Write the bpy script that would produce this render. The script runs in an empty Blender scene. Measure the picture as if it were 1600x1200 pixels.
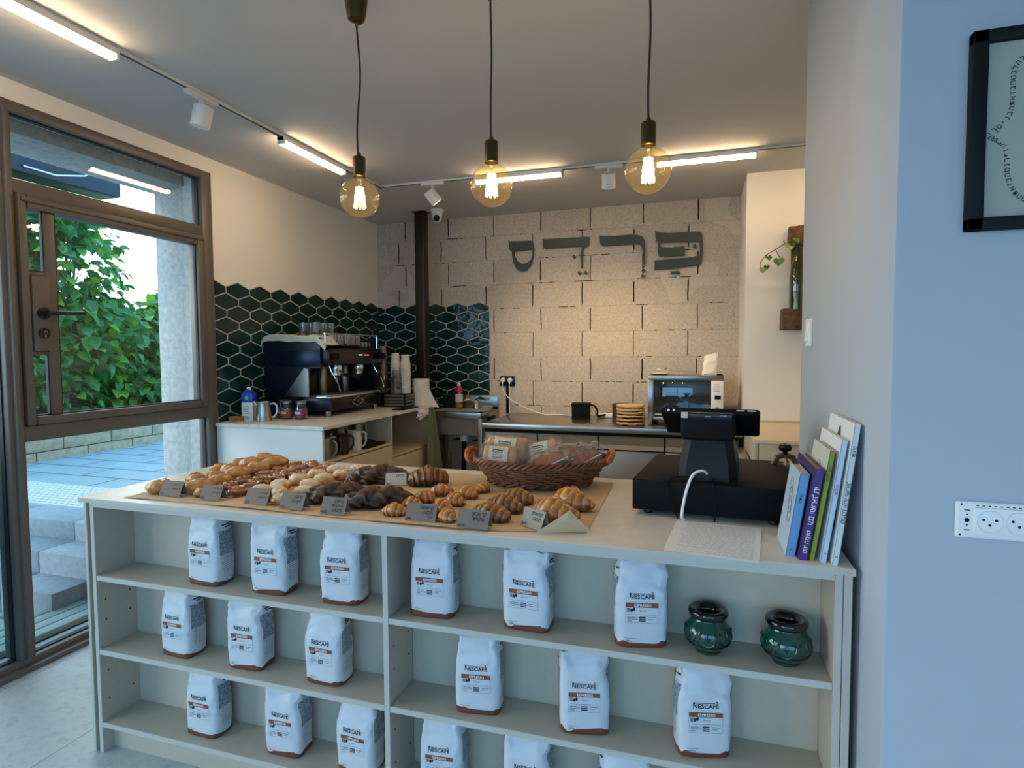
import bpy, bmesh, math, random
from mathutils import Vector, Matrix, Euler, noise
from mathutils.bvhtree import BVHTree
C = bpy.context.scene.collection
scene = bpy.context.scene
PI = math.pi
rnd = random.Random(7)

# ---------------------------------------------------------------- camera
cam_d = bpy.data.cameras.new('camera'); cam = bpy.data.objects.new('camera', cam_d); C.objects.link(cam)
cam_d.sensor_fit = 'HORIZONTAL'; cam_d.sensor_width = 36.0; cam_d.lens = 919.6 / 1600 * 36.0
cam_d.clip_start = .02; cam_d.clip_end = 300
_p, _r, _y = math.radians(3.0586), math.radians(-.3133), math.radians(17.4377)
_f = Vector((-math.sin(_y) * math.cos(_p), math.cos(_y) * math.cos(_p), -math.sin(_p)))
_x = Vector((math.cos(_y), math.sin(_y), 0)); _u = _x.cross(_f)
_rx = math.cos(_r) * _x + math.sin(_r) * _u; _ru = -math.sin(_r) * _x + math.cos(_r) * _u
cam.matrix_world = Matrix(((_rx.x, _ru.x, -_f.x, 0), (_rx.y, _ru.y, -_f.y, 0), (_rx.z, _ru.z, -_f.z, 1.371), (0, 0, 0, 1)))
scene.camera = cam

# ---------------------------------------------------------------- light and exposure
vs = scene.view_settings
scene.display_settings.display_device = 'sRGB'
vs.view_transform = 'Standard'; vs.look = 'None'; vs.gamma = 1.0; vs.use_curve_mapping = False
vs.exposure = 0.0
SKY = 3.7
HAZE = 7.5
BAR = 50.0
SPOT = 50.0
BULB = 3.0
world = bpy.data.worlds.new('overcast_sky'); scene.world = world; world.use_nodes = True
wt = world.node_tree; wn = wt.nodes; bg = wn['Background']
# overcast evening sky: blue overhead and to the south, hazy white low in the west
_tc0 = wn.new('ShaderNodeTexCoord'); _sx = wn.new('ShaderNodeSeparateXYZ'); wt.links.new(_tc0.outputs['Generated'], _sx.inputs[0])
def _wm(op, a, b):
    n = wn.new('ShaderNodeMath'); n.operation = op; n.use_clamp = op == 'MULTIPLY'
    for i, v in enumerate((a, b)):
        if isinstance(v, (int, float)): n.inputs[i].default_value = v
        else: wt.links.new(v, n.inputs[i])
    return n.outputs[0]
_west = _wm('MULTIPLY', _wm('SUBTRACT', _wm('MULTIPLY', _sx.outputs[0], -1.0), .25), 2.2)
_low = _wm('MULTIPLY', _wm('SUBTRACT', .75, _sx.outputs[2]), 2.5)
_haze = _wm('MULTIPLY', _west, _low)
_mc = wn.new('ShaderNodeMix'); _mc.data_type = 'RGBA'; wt.links.new(_haze, _mc.inputs[0])
_mc.inputs[6].default_value = (.27 * SKY, .62 * SKY, 1.0 * SKY, 1); _mc.inputs[7].default_value = (1.0 * HAZE, 1.06 * HAZE, 1.1 * HAZE, 1)
wt.links.new(_mc.outputs[2], bg.inputs[0]); bg.inputs[1].default_value = 1.0
scene.cycles.max_bounces = 10; scene.cycles.diffuse_bounces = 5; scene.cycles.glossy_bounces = 4
scene.cycles.transparent_max_bounces = 24; scene.cycles.transmission_bounces = 8
scene.cycles.sample_clamp_indirect = 6.0
scene.cycles.caustics_reflective = False; scene.cycles.caustics_refractive = False

# ---------------------------------------------------------------- materials
def lin(c):
    return tuple(((v / 255) / 12.92 if v / 255 <= .04045 else ((v / 255 + .055) / 1.055) ** 2.4) for v in c) + (1,)
class N:
    """small wrapper to write node graphs"""
    def __init__(s, m): s.t = m.node_tree; s.n = s.t.nodes; s.l = s.t.links
    def add(s, typ, **kw):
        n = s.n.new(typ)
        for k, v in kw.items(): setattr(n, k, v)
        return n
    def link(s, a, b): s.l.new(a, b)
    def val(s, sock, v):
        if hasattr(v, 'links') or isinstance(v, bpy.types.NodeSocket): s.link(v, sock)
        else: sock.default_value = v
    def math(s, op, a, b=None, c=None):
        n = s.add('ShaderNodeMath', operation=op)
        s.val(n.inputs[0], a)
        if b is not None: s.val(n.inputs[1], b)
        if c is not None: s.val(n.inputs[2], c)
        return n.outputs[0]
    def mix(s, f, a, b):
        n = s.add('ShaderNodeMix', data_type='RGBA')
        s.val(n.inputs[0], f); s.val(n.inputs[6], a); s.val(n.inputs[7], b)
        return n.outputs[2]
    def noise(s, scale, detail=4, rough=.55, vec=None):
        n = s.add('ShaderNodeTexNoise'); n.inputs['Scale'].default_value = scale
        n.inputs['Detail'].default_value = detail; n.inputs['Roughness'].default_value = rough
        if vec is not None: s.link(vec, n.inputs['Vector'])
        return n.outputs['Fac']
    def ramp(s, f, stops):
        n = s.add('ShaderNodeValToRGB'); e = n.color_ramp.elements
        while len(e) < len(stops): e.new(.5)
        for k, (p, c) in enumerate(stops): e[k].position = p; e[k].color = c
        s.link(f, n.inputs[0]); return n.outputs[0]
    def bump(s, h, strength, dist=.01):
        n = s.add('ShaderNodeBump'); n.inputs['Strength'].default_value = strength; n.inputs['Distance'].default_value = dist
        s.link(h, n.inputs['Height']); return n.outputs[0]
    def obj(s): return s.add('ShaderNodeTexCoord').outputs['Object']
MATS = {}
def pbr(name, col, rough=.5, metal=0., var=0., vscale=8., bump=0., bscale=60., bdist=.002, col2=None, spec=.5, coat=0., emit=None, estr=0.):
    m = bpy.data.materials.new(name); m.use_nodes = True; n = N(m); b = n.n['Principled BSDF']
    c = lin(col)
    b.inputs['Base Color'].default_value = c; b.inputs['Roughness'].default_value = rough; b.inputs['Metallic'].default_value = metal
    b.inputs['Specular IOR Level'].default_value = spec; b.inputs['Coat Weight'].default_value = coat
    if var or col2:
        f = n.noise(vscale, 5, .6, n.obj())
        c2 = lin(col2) if col2 else tuple(v * (1 - var) for v in c[:3]) + (1,)
        fr = n.ramp(f, [(.35, c), (.65, c2)])
        n.link(fr, b.inputs['Base Color'])
    if bump:
        n.link(n.bump(n.noise(bscale, 4, .6, n.obj()), bump, bdist), b.inputs['Normal'])
    if emit:
        b.inputs['Emission Color'].default_value = lin(emit); b.inputs['Emission Strength'].default_value = estr
    MATS[name] = m; return m
def thin_glass(name, tint=(1, 1, 1), ior=1.45, rough=0., extra=0., bump=0., bscale=30, haze=0.):
    m = bpy.data.materials.new(name); m.use_nodes = True; n = N(m); n.n.remove(n.n['Principled BSDF'])
    out = n.n['Material Output']
    t = n.add('ShaderNodeBsdfTransparent'); t.inputs[0].default_value = tuple(tint) + (1,)
    g = n.add('ShaderNodeBsdfGlossy'); g.inputs['Roughness'].default_value = rough
    lw = n.add('ShaderNodeLayerWeight'); lw.inputs[0].default_value = .5; f0 = ((ior - 1) / (ior + 1)) ** 2
    if bump:
        bb = n.bump(n.noise(bscale, 3, .6, n.obj()), bump, .01); n.link(bb, g.inputs['Normal']); n.link(bb, lw.inputs['Normal'])
    f = n.math('ADD', n.math('MULTIPLY', n.math('POWER', lw.outputs['Facing'], 5.0), 1 - f0), f0 + extra)
    if haze:
        tl = n.add('ShaderNodeBsdfTranslucent'); tl.inputs[0].default_value = tuple(tint) + (1,)
        m0 = n.add('ShaderNodeMixShader'); m0.inputs[0].default_value = haze; n.link(t.outputs[0], m0.inputs[1]); n.link(tl.outputs[0], m0.inputs[2]); t = m0
    mx = n.add('ShaderNodeMixShader'); n.link(f, mx.inputs[0]); n.link(t.outputs[0], mx.inputs[1]); n.link(g.outputs[0], mx.inputs[2])
    n.link(mx.outputs[0], out.inputs[0]); MATS[name] = m; return m
def emitter(name, col, strength):
    m = bpy.data.materials.new(name); m.use_nodes = True; n = N(m); n.n.remove(n.n['Principled BSDF'])
    e = n.add('ShaderNodeEmission'); e.inputs[0].default_value = tuple(col) + (1,); e.inputs[1].default_value = strength
    n.link(e.outputs[0], n.n['Material Output'].inputs[0]); MATS[name] = m; return m

WARM = (1.0, .70, .40)
def leafmat(name, col, rough, col2, vscale):
    m = pbr(name, col, rough, col2=col2, vscale=vscale); n = N(m); b = n.n['Principled BSDF']; out = n.n['Material Output']
    tl = n.add('ShaderNodeBsdfTranslucent'); n.link(b.inputs['Base Color'].links[0].from_socket, tl.inputs[0])
    mx = n.add('ShaderNodeMixShader'); mx.inputs[0].default_value = .4; n.link(b.outputs[0], mx.inputs[1]); n.link(tl.outputs[0], mx.inputs[2]); n.link(mx.outputs[0], out.inputs[0]); return m
plaster = pbr('warm_white_plaster', (232, 228, 220), .85, bump=.12, bscale=90, bdist=.003)
ceil_m = pbr('ceiling_paint', (198, 198, 197), .9, bump=.1, bscale=140, bdist=.002)
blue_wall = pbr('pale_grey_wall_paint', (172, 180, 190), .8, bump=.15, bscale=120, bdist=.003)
laminate = pbr('off_white_laminate', (190, 178, 160), .45, var=.05, vscale=30)
lam_top = pbr('worktop_laminate', (226, 220, 208), .35, var=.1, vscale=22)
edge_m = pbr('laminate_edge_band', (190, 185, 176), .4)
alu = pbr('bronze_grey_aluminium', (100, 92, 86), .45, metal=.2, bump=.05, bscale=200)
gasket = pbr('black_rubber_gasket', (16, 15, 15), .6)
black = pbr('matte_black_plastic', (11, 11, 13), .65, spec=.15)
black_g = pbr('glossy_black_plastic', (8, 9, 11), .22, spec=.35)
navy_m = pbr('dark_navy_side_panel', (12, 22, 38), .35, metal=.2)
steel = pbr('brushed_stainless_steel', (176, 172, 166), .28, metal=1., bump=.04, bscale=300)
steel_d = pbr('dull_stainless_steel', (150, 146, 138), .42, metal=.85)
chrome = pbr('polished_chrome', (220, 220, 220), .08, metal=1.)
brass = pbr('bronze_lamp_metal', (78, 64, 36), .35, metal=.8)
wht = pbr('white_plastic', (232, 232, 228), .35)
wht_m = pbr('white_powder_coat', (228, 226, 220), .4)
paper_w = pbr('white_paper', (236, 236, 236), .8, bump=.05)
kraft = pbr('kraft_paper', (196, 150, 100), .8, var=.12, vscale=14, bump=.15, bscale=70)
baking = pbr('brown_baking_paper', (214, 184, 142), .75, var=.12, vscale=6, bump=.2, bscale=18, bdist=.004)
baking_d = pbr('greyish_baking_paper', (206, 180, 150), .75, var=.12, vscale=6, bump=.2, bscale=18, bdist=.004)
baking_b = pbr('pale_baking_paper_back', (206, 178, 138), .75)
card_m = pbr('grey_brown_card', (128, 112, 100), .8, var=.08, vscale=30)
card_w = pbr('pale_card', (196, 190, 180), .8)
ink = pbr('black_ink', (18, 18, 20), .6)
ink_g = pbr('grey_ink', (120, 126, 134), .7)
ink_w = pbr('white_ink', (236, 232, 228), .7)
sign_g = pbr('dark_green_sign_paint', (40, 58, 48), .5)
cord_m = pbr('dark_brown_cord', (44, 32, 22), .7)
pole_m = pbr('dark_brown_steel', (46, 34, 24), .35, metal=.4)
towel_g = pbr('sage_green_cloth', (104, 116, 92), .95, bump=.4, bscale=220)
towel_p = pbr('pale_cloth', (196, 204, 190), .95, bump=.4, bscale=220)
cloth_k = pbr('black_cloth', (10, 10, 11), .95, bump=.4, bscale=200)
wood_o = pbr('orange_wood', (150, 88, 36), .5, col2=(112, 62, 26), vscale=14)
wood_d = pbr('driftwood', (112, 74, 42), .7, col2=(58, 36, 22), vscale=30, bump=.5, bscale=50, bdist=.006)
wood_p = pbr('pale_wood', (176, 132, 82), .6, col2=(150, 108, 64), vscale=20)
bag_w = pbr('white_foil_bag', (204, 208, 214), .42, bump=.25, bscale=34, bdist=.006)
bag_b = pbr('brown_bag_base', (112, 62, 44), .42, bump=.15, bscale=40)
band_m = pbr('brown_label_band', (128, 72, 52), .5)
panel_m = pbr('grey_print_panel', (84, 96, 110), .55, col2=(168, 178, 188), vscale=190)
wick = pbr('brown_wicker', (128, 76, 46), .45, col2=(92, 50, 30), vscale=26)
wick_o = pbr('orange_wicker', (190, 96, 36), .45, col2=(150, 72, 26), vscale=40)
leaf_m = leafmat('tree_leaf', (78, 140, 62), .45, col2=(44, 100, 58), vscale=3.)
leaf_y = leafmat('young_tree_leaf', (134, 176, 66), .45, col2=(84, 146, 60), vscale=3.)
bark = pbr('grey_bark', (88, 78, 70), .9, bump=.5, bscale=20)
ivy_m = pbr('ivy_leaf', (84, 124, 40), .35, col2=(58, 98, 34), vscale=30)
conc = pbr('pale_rendered_concrete', (200, 198, 192), .9, col2=(170, 170, 168), vscale=30, bump=.6, bscale=70, bdist=.006)
conc_d = pbr('dark_canopy_concrete', (92, 92, 92), .9, col2=(70, 72, 76), vscale=10)
stone = pbr('beige_stone_block', (192, 168, 136), .85, col2=(160, 138, 112), vscale=16, bump=.6, bscale=24, bdist=.01)
tact_m = pbr('cream_tactile_paving', (196, 190, 172), .8)
curb = pbr('grey_step_stone', (140, 148, 152), .85, col2=(122, 130, 136), vscale=40, bump=.2, bscale=80)
deckm = pbr('grey_decking', (142, 158, 152), .6, var=.12, vscale=14)
dkgreen = pbr('dark_green_metal', (20, 50, 46), .4)
film = thin_glass('clear_wrapping_film', (.98, .98, .98), 1.4, .06, .07, 1.0, 60, haze=.02)
pane_m = thin_glass('window_glass', (.93, .97, .97), 1.42)
pane_d = thin_glass('tinted_window_glass', (.80, .90, .90), 1.5)
tumb = thin_glass('tumbler_glass', (.94, .94, .93), 1.5, .03, .10, haze=.03)
bulbg = thin_glass('amber_bulb_glass', (1.0, .91, .68), 1.4, .0, .015, haze=.010)
jarg = thin_glass('jar_glass', (.9, .9, .88), 1.45, .02, .05)
botg = thin_glass('green_bottle_glass', (.72, .78, .66), 1.5, .02, .05)
cupclear = thin_glass('clear_plastic_cup', (.96, .95, .93), 1.4, .1, .06, haze=.38)
soapg = thin_glass('clear_soap_bottle', (.9, .9, .86), 1.4, .05, .08)
ovglass = thin_glass('oven_door_glass', (.62, .68, .70), 1.5, .02, .06)
glow = emitter('warm_filament', (1.0, .62, .22), 60.)
barlight = emitter('warm_white_diffuser', WARM, BAR)
spot_face = emitter('warm_spot_lens', WARM, 3.)
red_led = emitter('red_led', (1., .1, .12), 2.); wht_led = emitter('white_led', (1., 1., 1.), 1.5)

def crust(name, c_lo, c_mid, c_hi, rough=.32, scale=18., coat=.15, bumpv=.35):
    """baked pastry: colour by the layering attribute plus mottling"""
    m = bpy.data.materials.new(name); m.use_nodes = True; n = N(m); b = n.n['Principled BSDF']
    a = n.add('ShaderNodeAttribute', attribute_name='layer').outputs['Fac']
    nz = n.noise(scale, 5, .65, n.obj())
    f = n.math('ADD', n.math('MULTIPLY', a, .55), n.math('MULTIPLY', nz, .55))
    n.link(n.ramp(f, [(.2, lin(c_lo)), (.5, lin(c_mid)), (.8, lin(c_hi))]), b.inputs['Base Color'])
    b.inputs['Roughness'].default_value = rough; b.inputs['Coat Weight'].default_value = coat; b.inputs['Coat Roughness'].default_value = .2
    n.link(n.bump(n.noise(90, 4, .7, n.obj()), bumpv, .003), b.inputs['Normal'])
    MATS[name] = m; return m
M_puff = crust('golden_puff_pastry', (98, 52, 20), (164, 104, 44), (204, 152, 84), .28)
M_pecan = crust('cinnamon_glazed_pastry', (70, 30, 18), (140, 74, 40), (206, 156, 108), .22, 40)
M_roll = crust('floury_roll', (140, 86, 38), (200, 148, 86), (236, 222, 196), .45, 26, .05)
M_loaf = crust('dark_chocolate_dough', (14, 8, 6), (40, 21, 14), (104, 60, 36), .42, 34, .05, .6)
M_swirl = crust('chocolate_swirl_pastry', (34, 17, 10), (92, 50, 24), (160, 100, 48), .3, 30)
M_crois = crust('butter_croissant_crust', (92, 46, 16), (162, 96, 40), (214, 152, 82), .26, 26, .3)
M_choc = crust('chocolate_croissant_crust', (50, 24, 13), (112, 64, 30), (176, 120, 66), .3, 26)

def block_wall():
    m = bpy.data.materials.new('bare_concrete_block'); m.use_nodes = True; n = N(m); b = n.n['Principled BSDF']
    o = n.obj(); s = n.add('ShaderNodeSeparateXYZ'); n.link(o, s.inputs[0])
    x, z = s.outputs[0], s.outputs[2]
    wob = n.math('MULTIPLY', n.math('SUBTRACT', n.noise(9, 3, .5, o), .5), .012)
    zz = n.math('DIVIDE', n.math('SUBTRACT', z, 1.54), .205); row = n.math('FLOOR', zz); fz = n.math('SUBTRACT', zz, row)
    par = n.math('FLOORED_MODULO', row, 2.0)
    xs = n.math('DIVIDE', n.math('ADD', n.math('ADD', x, 1.245), n.math('ADD', n.math('MULTIPLY', par, .07), wob)), .415)
    col = n.math('FLOOR', xs); fx = n.math('SUBTRACT', xs, col)
    fx2 = n.math('MINIMUM', fx, n.math('SUBTRACT', 1.0, fx)); fz2 = n.math('MINIMUM', fz, n.math('SUBTRACT', 1.0, fz))
    # every block its own tone
    cv = n.add('ShaderNodeCombineXYZ'); n.link(col, cv.inputs[0]); n.link(row, cv.inputs[1])
    wn_ = n.add('ShaderNodeTexWhiteNoise'); n.link(cv.outputs[0], wn_.inputs[0]); br = wn_.outputs[0]
    gapw = n.math('MULTIPLY', n.math('ADD', br, .5), .0105)
    vj = n.math('MULTIPLY', n.math('LESS_THAN', fx2, gapw), n.math('GREATER_THAN', fz2, n.math('MULTIPLY', br, .12)))
    crack = n.math('MULTIPLY', n.math('LESS_THAN', n.math('ABSOLUTE', n.math('ADD', fz2, wob)), .016),
                   n.math('GREATER_THAN', n.noise(7, 6, .75, o), .56))
    hjoint = n.math('LESS_THAN', fz2, .03)
    base = n.ramp(n.noise(70, 6, .75, o), [(.32, lin((216, 208, 195))), (.68, lin((180, 169, 152)))])
    edge = n.math('LESS_THAN', n.math('MINIMUM', n.math('MULTIPLY', fx2, 2.0), fz2), n.math('ADD', .018, n.math('MULTIPLY', n.math('SUBTRACT', n.noise(14, 4, .7, o), .5), .03)))
    base = n.mix(n.math('MULTIPLY', edge, .35), base, lin((150, 138, 120)))
    base = n.mix(n.math('MULTIPLY', br, .22), base, lin((150, 140, 126)))
    patch = n.math('GREATER_THAN', n.noise(1.4, 3, .5, o), .60)
    base = n.mix(n.math('MULTIPLY', patch, .4), base, lin((222, 214, 200)))
    base = n.mix(n.math('MULTIPLY', hjoint, .12), base, lin((206, 196, 182)))
    pits = n.math('GREATER_THAN', n.noise(95, 4, .75, o), .64)
    base = n.mix(n.math('MULTIPLY', pits, .6), base, lin((104, 92, 78)))
    dark = n.math('MAXIMUM', vj, crack)
    n.link(n.mix(dark, base, lin((26, 20, 16))), b.inputs['Base Color'])
    b.inputs['Roughness'].default_value = .92
    h = n.math('SUBTRACT', n.noise(70, 6, .75, o), n.math('ADD', n.math('MULTIPLY', dark, 2.0), n.math('MULTIPLY', pits, .4)))
    n.link(n.bump(h, .8, .007), b.inputs['Normal'])
    return m
M_block = block_wall()

def floor_mat():
    m = bpy.data.materials.new('grey_stone_floor_tile'); m.use_nodes = True; n = N(m); b = n.n['Principled BSDF']
    o = n.obj(); mp = n.add('ShaderNodeMapping'); n.link(o, mp.inputs[0]); mp.inputs['Location'].default_value = (.42, .30, 0); mp.inputs['Rotation'].default_value = (0, 0, PI / 2)
    br = n.add('ShaderNodeTexBrick'); n.link(mp.outputs[0], br.inputs[0]); br.offset = .5
    br.inputs['Scale'].default_value = 1; br.inputs['Mortar Size'].default_value = .0025; br.inputs['Brick Width'].default_value = 1.2; br.inputs['Row Height'].default_value = .6
    br.inputs['Mortar Smooth'].default_value = .1
    c = n.ramp(n.noise(16, 8, .72, o), [(.3, lin((172, 174, 172))), (.5, lin((192, 194, 192))), (.72, lin((154, 158, 158)))])
    n.link(n.mix(br.outputs['Fac'], c, lin((132, 134, 132))), b.inputs['Base Color'])
    b.inputs['Roughness'].default_value = .42
    n.link(n.bump(n.noise(40, 5, .6, o), .08, .004), b.inputs['Normal']); return m
M_floor = floor_mat()

def paver_mat():
    m = bpy.data.materials.new('grey_plaza_paver'); m.use_nodes = True; n = N(m); b = n.n['Principled BSDF']
    o = n.obj(); br = n.add('ShaderNodeTexBrick'); n.link(o, br.inputs[0]); br.offset = .5
    br.inputs['Scale'].default_value = 1; br.inputs['Mortar Size'].default_value = .012; br.inputs['Brick Width'].default_value = .9; br.inputs['Row Height'].default_value = .30
    br.inputs['Bias'].default_value = 0
    c = n.ramp(n.noise(5, 6, .7, o), [(.3, lin((134, 142, 146))), (.7, lin((156, 164, 166)))])
    n.link(n.mix(br.outputs['Fac'], c, lin((84, 92, 98))), b.inputs['Base Color'])
    b.inputs['Roughness'].default_value = .8; return m
M_paver = paver_mat()

def hex_mat():
    m = bpy.data.materials.new('glossy_dark_green_tile'); m.use_nodes = True; n = N(m); b = n.n['Principled BSDF']
    o = n.obj()
    n.link(n.ramp(n.noise(5, 3, .5, o), [(.35, lin((14, 40, 38))), (.65, lin((20, 54, 50)))]), b.inputs['Base Color'])
    b.inputs['Roughness'].default_value = .09; b.inputs['Specular IOR Level'].default_value = .3
    n.link(n.bump(n.noise(14, 2, .5, o), .35, .01), b.inputs['Normal']); return m
M_hex = hex_mat()
M_grout = pbr('white_grout', (196, 192, 184), .9)

def pot_mat():
    m = bpy.data.materials.new('green_glazed_ceramic'); m.use_nodes = True; n = N(m); b = n.n['Principled BSDF']
    b.inputs['Base Color'].default_value = lin((15, 66, 50)); b.inputs['Roughness'].default_value = .08; b.inputs['Coat Weight'].default_value = .5
    n.link(n.bump(n.noise(9, 3, .5, n.obj()), .2, .01), b.inputs['Normal']); return m
M_pot = pot_mat()
M_potk = pbr('black_glaze', (10, 14, 18), .1, coat=.4)

# ---------------------------------------------------------------- geometry collector
class G:
    def __init__(s): s.v = []; s.f = []; s.m = []; s.T = Matrix(); s.att = {}
    def put(s, vs, fs, m=0):
        k = len(s.v); s.v += [s.T @ Vector(p) for p in vs]
        s.f += [tuple(i + k for i in f) for f in fs]; s.m += [m] * len(fs); return s
    def bm(s, b, m=0):
        b.verts.ensure_lookup_table()
        for i, v in enumerate(b.verts): v.index = i
        s.put([v.co.copy() for v in b.verts], [[v.index for v in f.verts] for f in b.faces], m); b.free(); return s
    def box(s, a, b, m=0):
        x0, y0, z0 = a; x1, y1, z1 = b
        s.put([(x0, y0, z0), (x1, y0, z0), (x1, y1, z0), (x0, y1, z0), (x0, y0, z1), (x1, y0, z1), (x1, y1, z1), (x0, y1, z1)],
              [(0, 3, 2, 1), (4, 5, 6, 7), (0, 1, 5, 4), (1, 2, 6, 5), (2, 3, 7, 6), (3, 0, 4, 7)], m); return s
    def rbox(s, a, b, r=.004, m=0, seg=2):
        bb = bmesh.new(); bmesh.ops.create_cube(bb, size=1)
        sx, sy, sz = (b[i] - a[i] for i in range(3))
        for v in bb.verts: v.co = Vector((v.co.x * sx + (a[0] + b[0]) / 2, v.co.y * sy + (a[1] + b[1]) / 2, v.co.z * sz + (a[2] + b[2]) / 2))
        r = min(r, abs(sx) * .45, abs(sy) * .45, abs(sz) * .45)
        bmesh.ops.bevel(bb, geom=bb.edges[:], offset=r, segments=seg, profile=.5, affect='EDGES')
        return s.bm(bb, m)
    def lathe(s, prof, n=24, c=(0, 0, 0), m=0, sx=1, sy=1, cap=True):
        vs = []; fs = []; k = len(prof)
        for i in range(n):
            a = 2 * PI * i / n
            for (r, z) in prof: vs.append((c[0] + r * math.cos(a) * sx, c[1] + r * math.sin(a) * sy, c[2] + z))
        for i in range(n):
            j = (i + 1) % n
            for q in range(k - 1): fs.append((i * k + q, j * k + q, j * k + q + 1, i * k + q + 1))
        if cap:
            if prof[0][0] > 1e-5: fs.append(tuple(i * k for i in range(n))[::-1])
            if prof[-1][0] > 1e-5: fs.append(tuple(i * k + k - 1 for i in range(n)))
        return s.put(vs, fs, m)
    def cyl(s, p, q, r, n=16, m=0, r2=None): return s.tube([p, q], [r, r if r2 is None else r2], n, m=m)
    def tube(s, pts, r, n=8, closed=False, m=0, flat=None):
        pts = [Vector(p) for p in pts]; k = len(pts)
        rs = r if isinstance(r, (list, tuple)) else [r] * k
        vs = []; fs = []; ref = None
        for i, p in enumerate(pts):
            a = pts[(i - 1) % k] if (closed or i > 0) else p; b = pts[(i + 1) % k] if (closed or i < k - 1) else p
            t = (b - a).normalized() if (b - a).length > 1e-9 else Vector((0, 0, 1))
            if ref is None: ref = Vector((0, 0, 1)) if abs(t.z) < .9 else Vector((1, 0, 0))
            u = (ref - t * ref.dot(t)); u = u.normalized() if u.length > 1e-6 else t.orthogonal().normalized(); w = t.cross(u); ref = u
            for j in range(n):
                an = 2 * PI * j / n
                vs.append(p + (u * math.cos(an) * (flat or 1) + w * math.sin(an)) * rs[i])
        for i in range(k if closed else k - 1):
            i2 = (i + 1) % k
            for j in range(n): fs.append((i * n + j, i * n + (j + 1) % n, i2 * n + (j + 1) % n, i2 * n + j))
        if not closed: fs.append(tuple(range(n))[::-1]); fs.append(tuple((k - 1) * n + j for j in range(n)))
        return s.put(vs, fs, m)
    def sphere(s, c, r, m=0, u=16, v=10, sc=(1, 1, 1)):
        prof = [(max(1e-6, r * math.sin(PI * i / v)), -r * math.cos(PI * i / v)) for i in range(v + 1)]
        vs = []; fs = []; k = v + 1
        for i in range(u):
            a = 2 * PI * i / u
            for (rr, z) in prof: vs.append((c[0] + rr * math.cos(a) * sc[0], c[1] + rr * math.sin(a) * sc[1], c[2] + z * sc[2]))
        for i in range(u):
            j = (i + 1) % u
            for q in range(v): fs.append((i * k + q, j * k + q, j * k + q + 1, i * k + q + 1))
        return s.put(vs, fs, m)
    def poly(s, pts, m=0): return s.put(pts, [tuple(range(len(pts)))], m)
    def prism(s, pts, d, m=0):
        """polygon (3-D points) extruded along d"""
        k = len(pts); d = Vector(d); pts = [Vector(p) for p in pts]
        return s.put(pts + [p + d for p in pts], [tuple(range(k))[::-1], tuple(range(k, 2 * k))] + [(i, (i + 1) % k, (i + 1) % k + k, i + k) for i in range(k)], m)
    def grid(s, nu, nv, fn, m=0, closed_u=False):
        vs = [fn(i / (nu if closed_u else nu - 1), j / (nv - 1)) for i in range(nu) for j in range(nv)]
        fs = [(i * nv + j, ((i + 1) % nu) * nv + j, ((i + 1) % nu) * nv + j + 1, i * nv + j + 1) for i in range(nu if closed_u else nu - 1) for j in range(nv - 1)]
        return s.put(vs, fs, m)
    def text(s, body, size, fn, m=0, bold=0., align='CENTER', depth=0.):
        """lettering laid on a surface: fn(x, y) gives the point for text coordinates x, y"""
        V, F = text_mesh(body, bold)
        if not V: return s
        x0 = min(p[0] for p in V); x1 = max(p[0] for p in V); dx = {'CENTER': (x0 + x1) / 2, 'LEFT': x0, 'RIGHT': x1}[align]
        return s.put([fn((p[0] - dx) * size, p[1] * size) for p in V], F, m)
    def build(s, name, mats, parent=None, org=(0, 0, 0), ang=35, recalc=True, kind=None, smooth=True, attr=None):
        me = bpy.data.meshes.new(name); o_ = Vector(org)
        me.from_pydata([tuple(p - o_) for p in s.v], [], s.f)
        for mt in (mats if isinstance(mats, (list, tuple)) else [mats]): me.materials.append(mt)
        me.polygons.foreach_set('material_index', s.m)
        if attr is not None:
            at = me.attributes.new('layer', 'FLOAT', 'POINT'); at.data.foreach_set('value', attr)
        me.validate()
        if recalc:
            b = bmesh.new(); b.from_mesh(me); bmesh.ops.recalc_face_normals(b, faces=b.faces[:]); b.to_mesh(me); b.free()
        if smooth:
            me.polygons.foreach_set('use_smooth', [True] * len(me.polygons)); me.set_sharp_from_angle(angle=math.radians(ang))
        o = bpy.data.objects.new(name, me); C.objects.link(o)
        if parent is None: o.location = o_
        else: o.parent = parent
        if kind: o['kind'] = kind
        return o
_tc = {}
def text_mesh(body, bold=0.):
    k = (body, bold)
    if k not in _tc:
        c = bpy.data.curves.new('lettering', 'FONT'); c.body = body; c.size = 1; c.resolution_u = 2; c.offset = bold
        o = bpy.data.objects.new('lettering', c); me = o.to_mesh()
        _tc[k] = ([tuple(v.co) for v in me.vertices], [tuple(p.vertices) for p in me.polygons])
        o.to_mesh_clear(); bpy.data.objects.remove(o); bpy.data.curves.remove(c)
    return _tc[k]
def heb(t): return t[::-1]

def thing(name, label, cat, loc=(0, 0, 0), rz=0, group=None, kind=None):
    o = bpy.data.objects.new(name, None); C.objects.link(o); o.location = loc; o.rotation_euler = (0, 0, rz); o.empty_display_size = .05
    if kind: o['kind'] = kind
    if label: tag(o, label, cat, group)
    return o
def tag(o, label, cat, group=None):
    o['label'] = label; o['category'] = cat
    if group: o['group'] = group
    return o
def dup(root, loc=None, rz=None, label=None, scale=None, group=None):
    r = root.copy(); C.objects.link(r)
    if loc is not None: r.location = loc
    if rz is not None: r.rotation_euler = (0, 0, rz)
    if scale is not None: r.scale = (scale,) * 3 if not isinstance(scale, (tuple, list)) else scale
    if label: r['label'] = label
    if group: r['group'] = group
    for ch in list(root.children):
        c = ch.copy(); C.objects.link(c); c.parent = r
        for g in list(ch.children):
            d = g.copy(); C.objects.link(d); d.parent = c
    return r
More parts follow.
